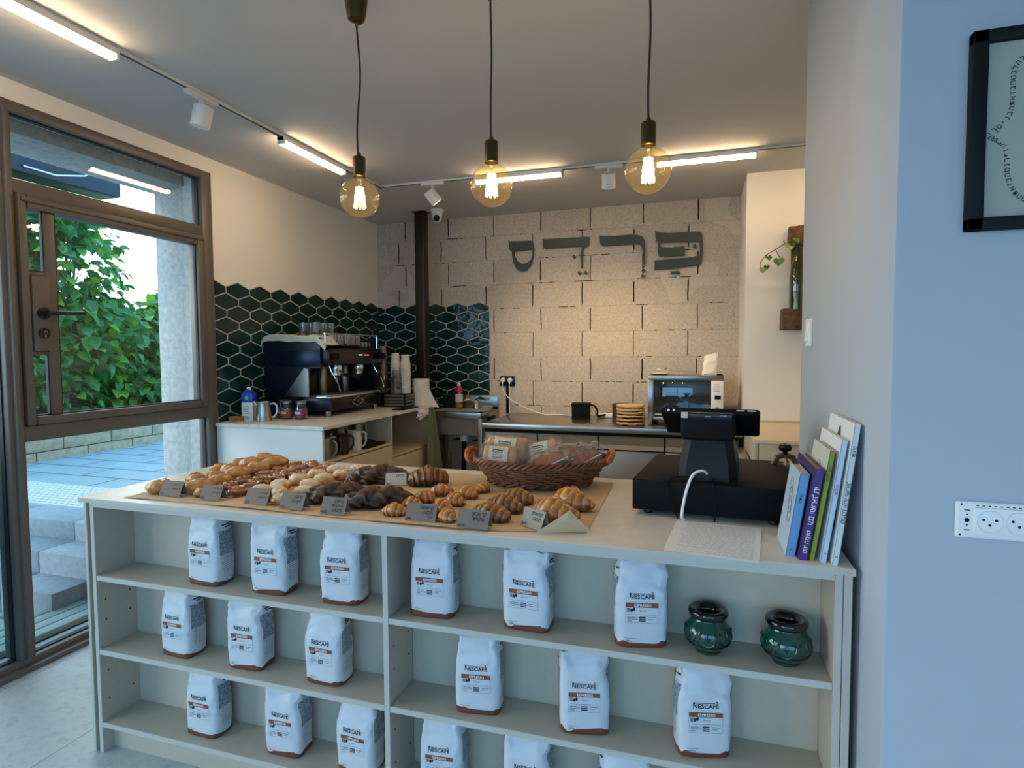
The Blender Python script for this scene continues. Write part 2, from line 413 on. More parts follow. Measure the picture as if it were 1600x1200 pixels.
def structure(name, g, mats, **k): return g.build(name, mats, kind='structure', **k)
# ================================================================ SETTING
XL, YB, ZC, ZT, ZK = -2.776, 4.782, 2.532, .891, .957
g = G(); g.box((-2.98, -2.6, -.06), (3.1, 4.98, 0)); structure('floor', g, M_floor)
g = G(); g.box((-2.98, -2.7, ZC), (3.1, 4.98, ZC + .15)); structure('ceiling', g, ceil_m)
g = G(); g.box((-2.98, YB, 0), (.30, YB + .2, ZC)); structure('wall_back', g, M_block)
g = G(); g.box((.30, 4.2, 0), (1.6, YB + .2, ZC)); structure('wall_recess', g, plaster)
g = G(); g.box((-2.98, 2.864, 0), (XL, YB, ZC)); g.box((-2.98, -2.6, 2.446), (XL, 2.864, ZC)); g.box((-2.98, -2.6, 0), (XL, -.6, 2.446))
structure('wall_left', g, plaster)
g = G(); g.rbox((.352, 1.28, 0), (3.0, 2.3, ZC), .006); structure('wall_partition', g, blue_wall)
g = G(); g.box((1.6, 2.3, 0), (1.75, 4.98, ZC)); structure('wall_kitchen', g, plaster)
g = G(); g.box((3.0, -2.6, 0), (3.1, 2.3, ZC)); structure('wall_right', g, blue_wall)
g = G(); g.box((-2.98, -2.7, 0), (-2.5, -2.6, ZC)); g.box((2.7, -2.7, 0), (3.1, -2.6, ZC)); g.box((-2.5, -2.7, 2.35), (2.7, -2.6, ZC))
structure('wall_front', g, blue_wall)
g = G()
for x in (-2.5, -.8, .9, 2.64): g.box((x, -2.7, .05), (x + .06, -2.62, 2.30))
g.box((-2.5, -2.7, 0), (2.7, -2.62, .05)); g.box((-2.5, -2.7, 2.30), (2.7, -2.62, 2.35)); structure('window_3', g, alu)
g = G(); g.box((.352, 4.185, .89), (1.6, 4.2, .915)); structure('trim_1', g, laminate)

# ---- glazing in the left wall
X0, X1 = XL - .07, XL + .006
win = thing('window_1', None, None, (XL, 2.3, 0), kind='structure'); win.location = (0, 0, 0)
g = G()
g.rbox((X0, 2.790, 0), (X1, 2.864, 2.446), .004)
g.rbox((X0, .30, 2.400), (X1, 2.790, 2.446), .004)
g.rbox((X0, .30, 0), (X1, 2.790, .050), .004); g.rbox((X0, .30, .0), (X1 + .035, 2.864, .022), .004)
g.rbox((X0, .30, .05), (X1, .36, 2.4), .004)
g.rbox((X0, 1.785, 2.062), (X1, 2.790, 2.122), .004)
g.rbox((X0, 1.785, .997), (X1, 2.790, 1.062), .004)
g.build('window_frame', alu, win)
g = G(); g.rbox((X0 - .02, 1.722, .05), (X1 + .002, 1.785, 2.4), .005); g.rbox((X0 - .03, 1.742, .05), (X1 + .022, 1.765, 2.4), .008); g.build('mullion', alu, win)
g = G()
for a, b in (((1.785, 2.122), (2.79, 2.4)), ((1.785, .05), (2.79, .997)), ((.36, .05), (1.722, 2.4))):
    t_ = .006
    g.box((XL - .045, a[0], a[1]), (XL - .022, a[0] + t_, b[1])); g.box((XL - .045, b[0] - t_, a[1]), (XL - .022, b[0], b[1]))
    g.box((XL - .045, a[0], a[1]), (XL - .022, b[0], a[1] + t_)); g.box((XL - .045, a[0], b[1] - t_), (XL - .022, b[0], b[1]))
g.build('glazing_gasket', gasket, win)
for a, b, mt in (((1.785, 2.122), (2.79, 2.4), pane_m), ((1.785, .05), (2.79, .997), pane_m), ((.36, .05), (1.722, 2.4), pane_d)):
    g = G(); g.box((XL - .038, a[0], a[1]), (XL - .032, b[0], b[1])); g.build('glass_pane', mt, win)

door = thing('door_1', None, None, kind='structure')
XA, XB = XL - .05, XL + .022
g = G()
g.rbox((XA, 1.790, 1.064), (XB, 1.824, 2.060), .005); g.rbox((XA, 2.735, 1.064), (XB, 2.786, 2.060), .005)
g.rbox((XA, 1.830, 2.004), (XB, 2.735, 2.060), .005); g.rbox((XA, 1.830, 1.064), (XB, 2.735, 1.102), .005)
g.rbox((XL - .016, 1.897, 1.102), (XB - .012, 1.946, 2.004), .005)
g.rbox((XL - .016, 1.826, 1.716), (XB - .012, 1.897, 1.736), .003); g.rbox((XL - .016, 1.826, 1.370), (XB - .012, 1.897, 1.388), .003)
g.rbox((XA - .01, 1.80, 2.03), (XB + .008, 2.78, 2.05), .004)
g.build('door_frame', alu, door)
g = G(); g.rbox((XA + .01, 1.830, 1.388), (XB + .002, 1.905, 1.716), .004); g.build('lock_panel', alu, door)
for a, b in (((1.822, 1.736), (1.899, 2.004)), ((1.822, 1.102), (1.899, 1.370)), ((1.946, 1.102), (2.735, 2.004))):
    g = G(); g.box((XL - .008, a[0], a[1]), (XL - .002, b[0], b[1])); g.build('glass_pane', pane_m, door)
    g = G(); t_ = .006
    g.box((XL - .012, a[0], a[1]), (XL + .003, a[0] + t_, b[1])); g.box((XL - .012, b[0] - t_, a[1]), (XL + .003, b[0], b[1])); g.box((XL - .012, a[0], a[1]), (XL + .003, b[0], a[1] + t_))
    g.build('glazing_gasket', gasket, door)
bronze = pbr('dark_bronze_handle', (52, 44, 40), .3, metal=.6)
g = G(); g.tube([(XB, 1.871, 1.555), (XB + .010, 1.871, 1.555)], .026, 24); g.tube([(XB + .008, 1.871, 1.555), (XB + .045, 1.871, 1.555), (XB + .055, 1.885, 1.556), (XB + .056, 1.93, 1.558), (XB + .054, 2.015, 1.562)], [.011, .010, .0095, .0085, .0095], 12)
g.build('lever_handle', bronze, door)
g = G(); g.tube([(XB, 1.869, 1.467), (XB + .008, 1.869, 1.467)], .024, 24); g.build('lock_rose', bronze, door)
g = G(); g.tube([(XB, 1.869, 1.472), (XB + .014, 1.869, 1.472)], .009, 16); g.box((XB, 1.865, 1.450), (XB + .014, 1.873, 1.470)); g.build('lock_cylinder', chrome, door)

# ---- hexagon tile splashback
def hex_field(to3, u0, u1, v0, v1, ua, va, top):
    """elongated hexagons clipped to u0..u1, v0..v1; top row centre va (rows go down)"""
    g = G(); W, e, s_ = .0975, .0175, .0335; P, R = .2005, .0735
    g.box(tuple(min(a, b) for a, b in zip(to3(u0, v0, -.001), to3(u1, top, .004))), tuple(max(a, b) for a, b in zip(to3(u0, v0, -.001), to3(u1, top, .004))), 1)
    def clip(poly, ax, lim, sg):
        out = []
        for i, p in enumerate(poly):
            q = poly[(i + 1) % len(poly)]; dp, dq = (p[ax] - lim) * sg, (q[ax] - lim) * sg
            if dp >= 0: out.append(p)
            if (dp > 0 > dq) or (dp < 0 < dq):
                t = dp / (dp - dq); out.append((p[0] + (q[0] - p[0]) * t, p[1] + (q[1] - p[1]) * t))
        return out
    row = 0; v = va
    while v > v0 - .06:
        off = P / 2 if row % 2 else 0
        k0 = int((u0 - ua - off) / P) - 2
        for k in range(k0, k0 + int((u1 - u0) / P) + 5):
            cu = ua + off + k * P
            if row == 0: # grout border that follows the zigzag top edge
                z = [(cu - W - .003, v - e), (cu + W + .003, v - e), (cu + W + .003, v + e + .003), (cu, v + e + s_ + .006), (cu - W - .003, v + e + .003)]
                for ax, lim, sg in ((0, u0, 1), (0, u1, -1)): z = clip(z, ax, lim, sg) if len(z) > 2 else []
                if len(z) > 2: g.prism([to3(a, b, .0) for a, b in z], Vector(to3(0, 0, .004)) - Vector(to3(0, 0, 0)), 1)
            def ring(w, ee, ss): return [(cu - w, v - ee), (cu, v - ee - ss), (cu + w, v - ee), (cu + w, v + ee), (cu, v + ee + ss), (cu - w, v + ee)]
            A, Bp = ring(W, e, s_), ring(W - .006, e - .002, s_ - .0025)
            for ax, lim, sg in ((0, u0, 1), (0, u1, -1), (1, v0, 1)):
                A = clip(A, ax, lim, sg) if len(A) > 2 else []; Bp = clip(Bp, ax, lim + .003 * sg, sg) if len(Bp) > 2 else []
            if len(A) < 3 or len(Bp) != len(A): continue
            n = len(A); ta, tb = rnd.uniform(-.016, .016), rnd.uniform(-.02, .02)
            hh = [.0095 + (a - cu) * ta + (b - v) * tb for a, b in Bp]
            vs_ = [to3(a, b, .003) for a, b in A] + [to3(a, b, h) for (a, b), h in zip(Bp, hh)]
            g.put(vs_, [tuple(range(n, 2 * n))] + [(i, (i + 1) % n, (i + 1) % n + n, i + n) for i in range(n)], 0)
        v -= R; row += 1
    return g
gt = hex_field(lambda u, v, h: (XL + h, u, v), 2.864, YB - .004, .60, 1.82, 3.057, 1.768, 1.75)
structure('wall_tiles_left', gt, [M_hex, M_grout], ang=20)
gt = hex_field(lambda u, v, h: (u, YB - h, v), XL + .004, -1.702, .60, 1.82, -2.002, 1.752, 1.735)
structure('wall_tiles_back', gt, [M_hex, M_grout], ang=20)

# ---- outside: plaza, steps, column, canopy, planter wall
PZ = .355
g = G(); g.box((-40, 2.58, -.3), (-2.98, 40, PZ)); structure('plaza_paving', g, M_paver)
for y0, y1, z, xe in ((2.356, 2.59, .245, -2.985), (2.154, 2.37, .12, -3.21)):
    g = G(); x = -9.0
    while x < xe - .01: g.rbox((x, y0, -.3), (min(x + .598, xe), y1, z), .008); x += .6
    structure('stone_step', g, curb)
g = G(); x = -9.0
while x < -3.0: g.rbox((x, 2.565, .2), (min(x + .598, -2.985), 2.80, PZ + .002), .008); x += .6
structure('stone_step', g, curb)
g = G(); g.box((-40, -30, -.35), (-2.98, 2.35, -.02)); g.box((-2.98, -30, -.35), (40, -2.7, -.02)); structure('ground_outside', g, M_paver)
g = G()
for k in range(4): g.rbox((-2.99 - .078 * (k + 1) + .004, -1.5, .0), (-2.99 - .078 * k - .004, 2.345, .03), .004)
g.box((-3.31, -1.5, -.1), (-2.99, 2.345, .0), 1)
structure('floor_decking', g, [deckm, black])
g = G(); g.box((-7.0, 2.83, PZ - .001), (-3.25, 3.31, PZ + .004)); b_ = G()
for i in range(70):
    for j in range(9):
        g.lathe([(.017, 0), (.012, .006)], 6, (-3.28 - i * .053, 2.86 + j * .053, PZ + .004), 0)
structure('path_tactile_strip', g, tact_m)
g = G(); y = 1.2; k = 0
while y < 9:
    g.rbox((-6.30, y + .004, .445), (-5.98, y + .496, .675), .012); g.rbox((-6.30, y + .254, .30), (-5.99, y + .746, .44), .012); y += .5
g2 = g; structure('garden_wall', g2, stone)
g = G(); g.box((-10.5, 2.6, .34), (-6.30, 10.5, .62)); structure('ground_planting_bed', g, pbr('dark_soil', (58, 50, 42), .95))
g = G(); g.rbox((-3.215, 2.866, .34), (-2.982, 3.40, 2.386), .004); g.box((-2.982, 2.857, .0), (-2.848, 2.8636, 2.386)); structure('column', g, conc)
g = G(); g.rbox((-3.30, -1.5, 2.385), (-2.985, 3.42, 2.75), .006); structure('lintel', g, conc)
g = G(); g.rbox((-4.80, -2.0, 2.905), (-4.25, 3.66, 2.97), .006); structure('canopy_slab', g, conc_d)
t = thing('canopy_box', 'dark blue box hung under the concrete canopy outside above the door', 'box', (-4.5, 3.0, 2.62))
g = G(); g.rbox((-4.62, -1.8, 2.62), (-4.40, 3.62, 2.905), .008); g.build('housing', navy_m, t, org=t.location)
g = G(); g.tube([(-4.39, 2.9, 2.66), (-4.37, 3.1, 2.65), (-4.36, 3.3, 2.70), (-4.36, 3.45, 2.80), (-4.38, 3.56, 2.93)], .006, 6); g.build('cable', wht, t, org=t.location)

t = thing('planter', 'dark green metal planter standing outside behind the left glass pane', 'planter', (-3.43, 1.06, 0))
g = G(); o_ = t.location
g.rbox((-3.50, .4, .0), (-3.36, 1.72, .99), .01); g.build('box', dkgreen, t, org=o_)
g = G(); g.rbox((-3.53, .38, .985), (-3.34, 1.74, 1.03), .008); g.build('rim', pbr('pale_stone_cap', (190, 194, 190), .7), t, org=o_)
g = G()
for k in range(5): g.rbox((-3.365, .50 + k * .24, .1), (-3.345, .68 + k * .24, .9), .006)
g.build('rib', dkgreen, t, org=o_)

# ---- trees and fence beyond the planting bed
def leaf(g, p, d, s, m, rl):
    d = d.normalized(); sd = d.cross(Vector((0, 0, 1)));
    if sd.length < .1: sd = Vector((1, 0, 0))
    sd.normalize(); nrm = sd.cross(d)
    q = Matrix.Rotation(rl, 3, d); sd = q @ sd; nrm = q @ nrm
    L, w = s, s * .36
    P = [p, p + d * L * .3 + sd * w + nrm * w * .3, p + d * L * .65 + sd * w * .8 + nrm * w * .15 - nrm * L * .05, p + d * L - nrm * L * .22,
         p + d * L * .65 - sd * w * .8 + nrm * w * .15 - nrm * L * .05, p + d * L * .3 - sd * w + nrm * w * .3, p + d * L * .35, p + d * L * .7 - nrm * L * .06]
    g.put(P, [(0, 1, 6), (1, 2, 7, 6), (2, 3, 7), (0, 6, 5), (6, 7, 4, 5), (7, 3, 4)], m)
def tree(name, label, base, blobs, n, seed, size, mats):
    base = (base[0] - .45, base[1] + .25, .6); blobs = [((c[0] - .45, c[1] + .25, c[2] - .02), q) for c, q in blobs]
    r = random.Random(seed); t = thing(name, label, 'tree', base, group='trees behind the garden wall'); B_ = Vector(base)
    g = G(); f = G()
    top = Vector((base[0], base[1], max(b[0][2] for b in blobs) - .3))
    g.tube([B_, B_.lerp(top, .35) + Vector((.05, .04, 0)), B_.lerp(top, .7) + Vector((-.03, .06, 0)), top], [.06, .05, .035, .012], 8)
    for (c, rad) in blobs:
        c = Vector(c)
        for k in range(4):
            e = c + Vector((r.uniform(-1, 1) * rad[0], r.uniform(-1, 1) * rad[1], r.uniform(-.2, .9) * rad[2])) * .8
            s0 = B_.lerp(top, r.uniform(.25, .8)); g.tube([s0, s0.lerp(e, .5) + Vector((0, 0, .08)), e], [.022, .014, .005], 6)
        for k in range(n):
            while True:
                q = Vector((r.uniform(-1, 1), r.uniform(-1, 1), r.uniform(-1, 1)))
                if .35 < q.length < 1: break
            p = c + Vector((q.x * rad[0], q.y * rad[1], q.z * rad[2]))
            d = Vector((q.x * .8 + r.uniform(-.6, .6), q.y * .8 + r.uniform(-.6, .6), r.uniform(-.9, .25)))
            leaf(f, p, d, size * r.uniform(.65, 1.25), 1 if r.random() < .3 else 0, r.uniform(-.7, .7))
    g.build('trunk', bark, t, org=base); f.build('foliage', mats, t, org=base, recalc=False, smooth=False)
tree('tree', 'tree with big heart-shaped leaves rising highest beside the door handle', (-6.5, 4.75, .64),
     [((-6.4, 4.55, 2.35), (.55, .75, .75)), ((-6.3, 4.7, 1.65), (.55, .7, .6)), ((-6.5, 4.3, 2.85), (.5, .7, .42)), ((-6.4, 4.2, 1.1), (.5, .8, .5))], 620, 3, .155, [leaf_m, leaf_y])
tree('tree', 'shorter bright green leafy tree next to the concrete column', (-6.7, 6.0, .64),
     [((-6.6, 5.75, 1.60), (.6, .7, .50)), ((-6.5, 6.35, 1.95), (.45, .45, .42)), ((-6.5, 5.7, 1.05), (.55, .9, .42))], 620, 5, .150, [leaf_m, leaf_y])
tree('tree', 'dark dense tree filling the gap behind the front trees', (-8.2, 6.0, .64),
     [((-8.2, 5.4, 1.7), (.6, 1.0, .6)), ((-8.3, 6.9, 1.5), (.6, 1.1, .6)), ((-8.0, 5.9, 1.0), (.5, 1.4, .55))], 560, 9, .19, [leaf_m, leaf_m])
tree('tree', 'leafy tree seen through the tinted left glass pane', (-6.9, 3.0, .64),
     [((-6.8, 2.8, 2.0), (.55, .7, .7)), ((-6.8, 3.1, 1.3), (.5, .7, .5))], 420, 12, .18, [leaf_m, leaf_m])
t = thing('fence', 'pale upright picket fence half hidden behind the trees', 'fence', (-10.0, 6.8, .6))
g = G()
for k in range(60): g.rbox((-10.02, 3.3 + k * .14, .60), (-9.98, 3.36 + k * .14, 2.2), .004)
g.build('pickets', pbr('pale_blue_fence_paint', (176, 196, 208), .6), t, org=t.location)
g = G(); g.box((-10.06, 3.3, .9), (-10.02, 11.7, .98)); g.box((-10.06, 3.3, 1.9), (-10.02, 11.7, 1.98)); g.build('rail', MATS['pale_blue_fence_paint'], t, org=t.location)
# ================================================================ LAMPS
def point(name, loc, e, r, parent=None, col=WARM):
    d = bpy.data.lights.new(name, 'POINT'); d.energy = e; d.shadow_soft_size = r; d.color = col
    o = bpy.data.objects.new(name, d); C.objects.link(o); o.location = loc
    if parent: o.parent = parent
    return o
def pendant(x, label, wob):
    y = 1.68; t = thing('pendant_lamp', label, 'lamp', (x, y, ZC), 0, 'globe pendants over the counter')
    g = G(); g.lathe([(.056, 0), (.056, -.010), (.050, -.016), (.040, -.020), (.037, -.045), (.031, -.09), (.026, -.112), (.018, -.119), (.006, -.121)], 28); g.build('ceiling_rose', brass, t)
    g = G(); g.lathe([(.0055, -.119), (.0055, -.132), (.003, -.134)], 12); g.build('cord_grip', MATS['orange_wood'], t)
    g = G(); pts = []
    for i in range(15):
        s = i / 14; pts.append((wob * math.sin(s * PI * 1.5) * s * (1 - s) * 2.5, wob * .4 * math.sin(s * 5), -.125 - s * .405))
    g.tube(pts, .0032, 8); g.build('cord', cord_m, t)
    g = G(); g.lathe([(.004, -.522), (.0065, -.524), (.0065, -.534), (.018, -.536), (.0205, -.540), (.0205, -.598), (.0185, -.599), (.0185, -.585)], 28, cap=False); g.build('lamp_socket', brass, t)
    b = G(); prof = [(.0125, -.590), (.0145, -.604)]
    for i in range(3, 25):
        a = PI * i / 24; prof.append((max(.0625 * math.sin(a), .0001), -.664 + .0625 * math.cos(a)))
    b.lathe(prof, 40, cap=False); bo = b.build('bulb', bulbg, t, ang=80)
    g = G(); g.lathe([(.011, -.594), (.012, -.604), (.005, -.612), (.004, -.640), (.0065, -.646), (.003, -.650), (.0025, -.695), (.0001, -.697)], 16); g.build('bulb_stem', tumb, bo)
    g = G()
    for k in range(8):
        a = k * PI / 4 + .3; g.tube([(.010 * math.cos(a), .010 * math.sin(a), -.632), (.0165 * math.cos(a + .25), .0165 * math.sin(a + .25), -.696)], .0026, 6)
    g.build('filament', glow, bo)
    point('pendant_lamp_light', (0, 0, -.665), BULB, .018, t, (1, .64, .30))
pendant(-1.035, 'globe bulb pendant hanging left of the dark wall pole, with its ceiling rose in view', .012)
pendant(-.588, 'globe bulb pendant hanging beside the first green letter of the wall sign', .004)
pendant(-.133, 'globe bulb pendant hanging nearest the white partition wall, before the top right letters', .006)

for nm, a, b, lab in (('track_rail', (-2.132, -2.0), (-2.098, 3.717), 'white ceiling track running along the glazed wall side'), ('track_rail', (-2.098, 3.683), (1.55, 3.717), 'white ceiling track running along the block wall side')):
    t = thing(nm, lab, 'light track', (a[0], a[1], ZC)); g = G()
    g.rbox((a[0], a[1], ZC - .012), (b[0], b[1], ZC), .002); g.build('rail', wht_m, t, org=t.location)
    g = G(); w = .005
    if b[0] - a[0] < .1: g.box((a[0] + .010, a[1], ZC - .0128), (a[0] + .010 + w, b[1], ZC - .0118)); g.box((b[0] - .010 - w, a[1], ZC - .0128), (b[0] - .010, b[1], ZC - .0118))
    else: g.box((a[0], a[1] + .010, ZC - .0128), (b[0], a[1] + .010 + w, ZC - .0118)); g.box((a[0], b[1] - .010 - w, ZC - .0128), (b[0], b[1] - .010, ZC - .0118))
    g.build('contact_groove', black, t, org=t.location)
def bar(p, q, label):
    p = Vector(p); q = Vector(q); t = thing('linear_track_light', label, 'track light', tuple((p + q) / 2), 0, 'glowing bars on the ceiling track'); d = (q - p).normalized(); s = d.cross(Vector((0, 0, 1)))
    o_ = t.location; w = .0205
    def bx(z0, z1, ww, e=0.):
        A = [p - d * e + s * ww, q + d * e + s * ww, q + d * e - s * ww, p - d * e - s * ww]
        g = G(); g.prism([v + Vector((0, 0, z0)) for v in A], (0, 0, z1 - z0)); return g
    bx(-.030, -.0125, w, .012).build('housing', wht_m, t, org=o_); bx(-.048, -.030, w * .74).build('diffuser', barlight, t, org=o_)
    for e, k in ((p, -1), (q, 1)):
        g = G(); g.prism([e + d * k * .0 + s * w * .98, e + d * k * .012 + s * w * .98, e + d * k * .012 - s * w * .98, e + d * k * .0 - s * w * .98], (0, 0, -.048 + .0005)); 
        for i in range(len(g.v)): g.v[i].z -= .0
        g.build('end_cap', wht_m, t, org=o_)
z = ZC - .001
bar((-2.115, .98, z), (-2.115, 1.73, z), 'glowing bar light at the window side end of the track, cut by the frame edge')
bar((-2.115, 2.68, z), (-2.115, 3.24, z), 'glowing bar light on the window side track nearest the first pendant')
bar((-1.40, 3.70, z), (-.83, 3.70, z), 'glowing bar light on the back track between the second and third pendants')
bar((-.24, 3.70, z), (.31, 3.70, z), 'glowing bar light on the back track right of the third pendant')
bar((.66, 3.70, z), (1.2, 3.70, z), 'glowing bar light on the back track mostly hidden by the partition wall')
def spot(loc, aim, label, e):
    t = thing('track_spotlight', label, 'spotlight', loc, 0, 'white spotlights on the ceiling track')
    along_y = abs(loc[0] + 2.115) < .01
    g = G(); a = (.016, .085) if along_y else (.085, .016); g.rbox((-a[0], -a[1], -.030), (a[0], a[1], -.0125), .003); g.build('track_adapter', wht_m, t)
    g = G(); g.rbox((-.008, -.012, -.072), (.008, .012, -.028), .003); g.build('stem', wht_m, t)
    d = Vector(aim).normalized(); c = Vector((0, 0, -.105)); h = .046
    g = G(); ax = d; p0 = c - ax * h; p1 = c + ax * h
    g.tube([p0, p0 + ax * .002, p1 - ax * .002, p1], [.039, .041, .041, .039], 32); g.build('lamp_head', wht_m, t)
    g = G(); g.tube([p1 - ax * .001, p1 + ax * .0015], .032, 24); g.build('lens', spot_face if e else wht, t)
    if e:
        ld = bpy.data.lights.new('track_spotlight_light', 'SPOT'); ld.energy = e; ld.color = WARM; ld.spot_size = math.radians(95); ld.spot_blend = .9; ld.shadow_soft_size = .03
        lo = bpy.data.objects.new('track_spotlight_light', ld); C.objects.link(lo); lo.parent = t; lo.location = c + ax * (h + .01); lo.rotation_euler = d.to_track_quat('-Z', 'Y').to_euler()
spot((-2.115, 2.146, ZC), (-.25, -.05, -1), 'white track spotlight above the top of the glazed door', 0)
spot((-1.715, 3.70, ZC), (.55, .45, -.85), 'white track spotlight tilted on its side near the dome camera', SPOT)
spot((-.531, 3.70, ZC), (-.05, .55, -1), 'white track spotlight between the two back bar lights, above the sign', SPOT)

t = thing('dome_camera', 'white dome security camera on the ceiling beside the dark pole', 'camera', (-2.03, 4.45, ZC))
g = G(); g.lathe([(.055, 0), (.055, -.012), (.050, -.018), (.044, -.020)], 32); g.build('mounting_base', wht, t)
g = G(); g.lathe([(.043, -.018), (.044, -.045), (.041, -.066), (.033, -.084), (.020, -.096), (.0001, -.100)], 32); g.build('housing', wht, t)
g = G(); d = Vector((.30, -.85, -.42)).normalized(); c = Vector((0, 0, -.055)); g.tube([c + d * .028, c + d * .047, c + d * .0485], [.026, .026, .022], 24); g.build('lens', black_g, t)
t = thing('post', 'dark brown steel post rising from the coffee counter to the ceiling', 'post', (-2.19, 4.487, 0))
g = G(); g.rbox((-.046, -.046, 0), (.046, .046, ZC - .006), .016, seg=4); g.build('shaft', pole_m, t)
g = G(); g.rbox((-.062, -.062, ZC - .006), (.062, .062, ZC), .003); g.build('top_plate', pole_m, t)

# ---- wall sign: four letters with their vowel points
SIGN = {'samekh': ([(-1.519, 2.309), (-1.504, 2.302), (-1.323, 2.297), (-1.309, 2.285), (-1.299, 2.229), (-1.304, 2.162), (-1.324, 2.096), (-1.365, 2.059), (-1.407, 2.052), (-1.448, 2.068), (-1.472, 2.109), (-1.486, 2.172), (-1.489, 2.223), (-1.507, 2.229), (-1.513, 2.258)],
  [(-1.471, 2.216), (-1.318, 2.223), (-1.313, 2.185), (-1.324, 2.141), (-1.359, 2.114), (-1.401, 2.111), (-1.448, 2.138), (-1.469, 2.182)], [], None),
 'dalet': ([(-1.224, 2.311), (-1.215, 2.302), (-1.019, 2.300), (-.846, 2.300), (-.836, 2.294), (-.838, 2.235), (-.845, 2.228), (-.862, 2.228), (-.879, 2.210), (-.890, 2.173), (-.893, 2.053), (-.897, 2.048), (-.904, 2.059), (-.910, 2.152), (-.903, 2.201), (-.893, 2.225), (-1.201, 2.223), (-1.217, 2.233), (-1.223, 2.263)], None, [(-.961, 2.146), (-.916, 2.012), (-.866, 2.013)], None),
 'resh': ([(-.755, 2.311), (-.744, 2.299), (-.633, 2.291), (-.516, 2.294), (-.453, 2.288), (-.416, 2.273), (-.402, 2.246), (-.396, 2.177), (-.397, 2.050), (-.407, 2.049), (-.410, 2.136), (-.421, 2.194), (-.436, 2.213), (-.473, 2.222), (-.601, 2.218), (-.730, 2.219), (-.750, 2.235), (-.756, 2.273)], None, [(-.407, 2.008), (-.411, 1.966)], None),
 'pe': ([(-.320, 2.314), (-.305, 2.300), (-.215, 2.287), (-.064, 2.286), (.006, 2.284), (.026, 2.271), (.031, 2.224), (.032, 2.111), (.026, 2.045), (.014, 2.035), (-.081, 2.024), (-.213, 2.014), (-.323, 2.013), (-.323, 2.082), (-.223, 2.086), (-.062, 2.093), (.013, 2.102), (.015, 2.143), (.011, 2.195), (.002, 2.208), (-.113, 2.213), (-.265, 2.219), (-.283, 2.217), (-.280, 2.197), (-.270, 2.182), (-.194, 2.176), (-.108, 2.181), (-.097, 2.170), (-.096, 2.113), (-.107, 2.109), (-.183, 2.108), (-.275, 2.109), (-.293, 2.119), (-.298, 2.150), (-.294, 2.218), (-.312, 2.233), (-.317, 2.267)], None, [(-.026, 2.176)], [(-.207, 1.991), (-.136, 1.994), (-.126, 1.972), (-.194, 1.971)])}
def letter_solid(outer, hole):
    c = bpy.data.curves.new('letter', 'CURVE'); c.dimensions = '2D'; c.fill_mode = 'BOTH'; c.extrude = .009
    for P in ([outer] + ([hole] if hole else [])):
        s = c.splines.new('POLY'); s.points.add(len(P) - 1); s.use_cyclic_u = True
        for q, (a, b) in zip(s.points, P): q.co = (a, b, 0, 1)
    o = bpy.data.objects.new('letter', c); me = o.to_mesh(); V = [v.co.copy() for v in me.vertices]; F = [tuple(p.vertices) for p in me.polygons]
    o.to_mesh_clear(); bpy.data.objects.remove(o); bpy.data.curves.remove(c); return V, F
for nm, lab in (('samekh', 'dark green closed loop letter at the left end of the wall sign'), ('dalet', 'dark green sign letter with a long bar and three dots below it'), ('resh', 'dark green wall sign letter with a long curved bar and two stacked dots'), ('pe', 'dark green wall sign letter like a folded ribbon, at the right end of the sign')):
    outer, hole, dots, dash = SIGN[nm]
    g = G(); V, F = letter_solid(outer, hole); g.put([(v.x, 4.765 + v.z, v.y) for v in V], F)
    o_ = ((outer[0][0] + outer[len(outer) // 2][0]) / 2, 4.765, 2.15)
    o = g.build('sign_letter', sign_g, org=o_); tag(o, lab, 'letter', 'letters of the wall sign')
    for (a, b) in dots:
        g = G(); r = .0165; g.prism([(a - r, 4.756, b), (a, 4.756, b - r), (a + r, 4.756, b), (a, 4.756, b + r)], (0, .018, 0)); g.build('vowel_dot', sign_g, o, org=o_)
    if dash: g = G(); g.prism([(a, 4.756, b) for a, b in dash], (0, .018, 0)); g.build('vowel_dash', sign_g, o, org=o_)
    g = G()
    for k in (3, len(outer) // 2): a, b = outer[k]; g.box((a - .004, 4.774, b - .012), (a + .004, 4.7815, b - .004))
    g.build('wall_pin', sign_g, o, org=o_)

# ================================================================ MAIN COUNTER
t = thing('shelving_counter', 'long off-white open shelf counter holding the white coffee bags', 'counter', (-.82, 1.8, 0)); o_ = t.location
yf, yb_ = 1.446, 1.592
def panel(nm, a, b, m=laminate, r=.0015):
    g = G(); g.rbox(a, b, r, seg=1); g.box((a[0] + .0005, a[1] - .0006, a[2] + .0005), (b[0] - .0005, a[1] + .0004, b[2] - .0005), 1)
    return g.build(nm, [m, edge_m if nm in ('end_panel', 'side_panel', 'divider_panel', 'shelf', 'top_rail') else m], t, org=o_)
panel('end_panel', (-1.979, 1.444, 0), (-1.967, 2.20, ZT - .016)); panel('end_panel', (.318, 1.444, 0), (.335, 2.20, ZT - .016))
panel('side_panel', (-1.953, yf, 0), (-1.937, yb_ + .01, .874)); panel('side_panel', (.300, yf, 0), (.3165, yb_ + .01, .874))
panel('divider_panel', (-.842, yf, 0), (-.825, yb_, .859))
for xa, xb in ((-1.937, -.842), (-.825, .300)):
    for zt in (.622, .365, .108): panel('shelf', (xa, yf + .001, zt - .017), (xb, yb_, zt))
    panel('back_panel', (xa, yb_, .091), (xb, yb_ + .008, .859))
    panel('plinth', (xa, 1.486, 0), (xb, 1.50, .091))
panel('top_rail', (-1.937, yf, .858), (.300, yb_ + .01, .8745))
panel('rear_panel', (-1.967, 2.185, 0), (.318, 2.20, ZT - .016))
g = G()
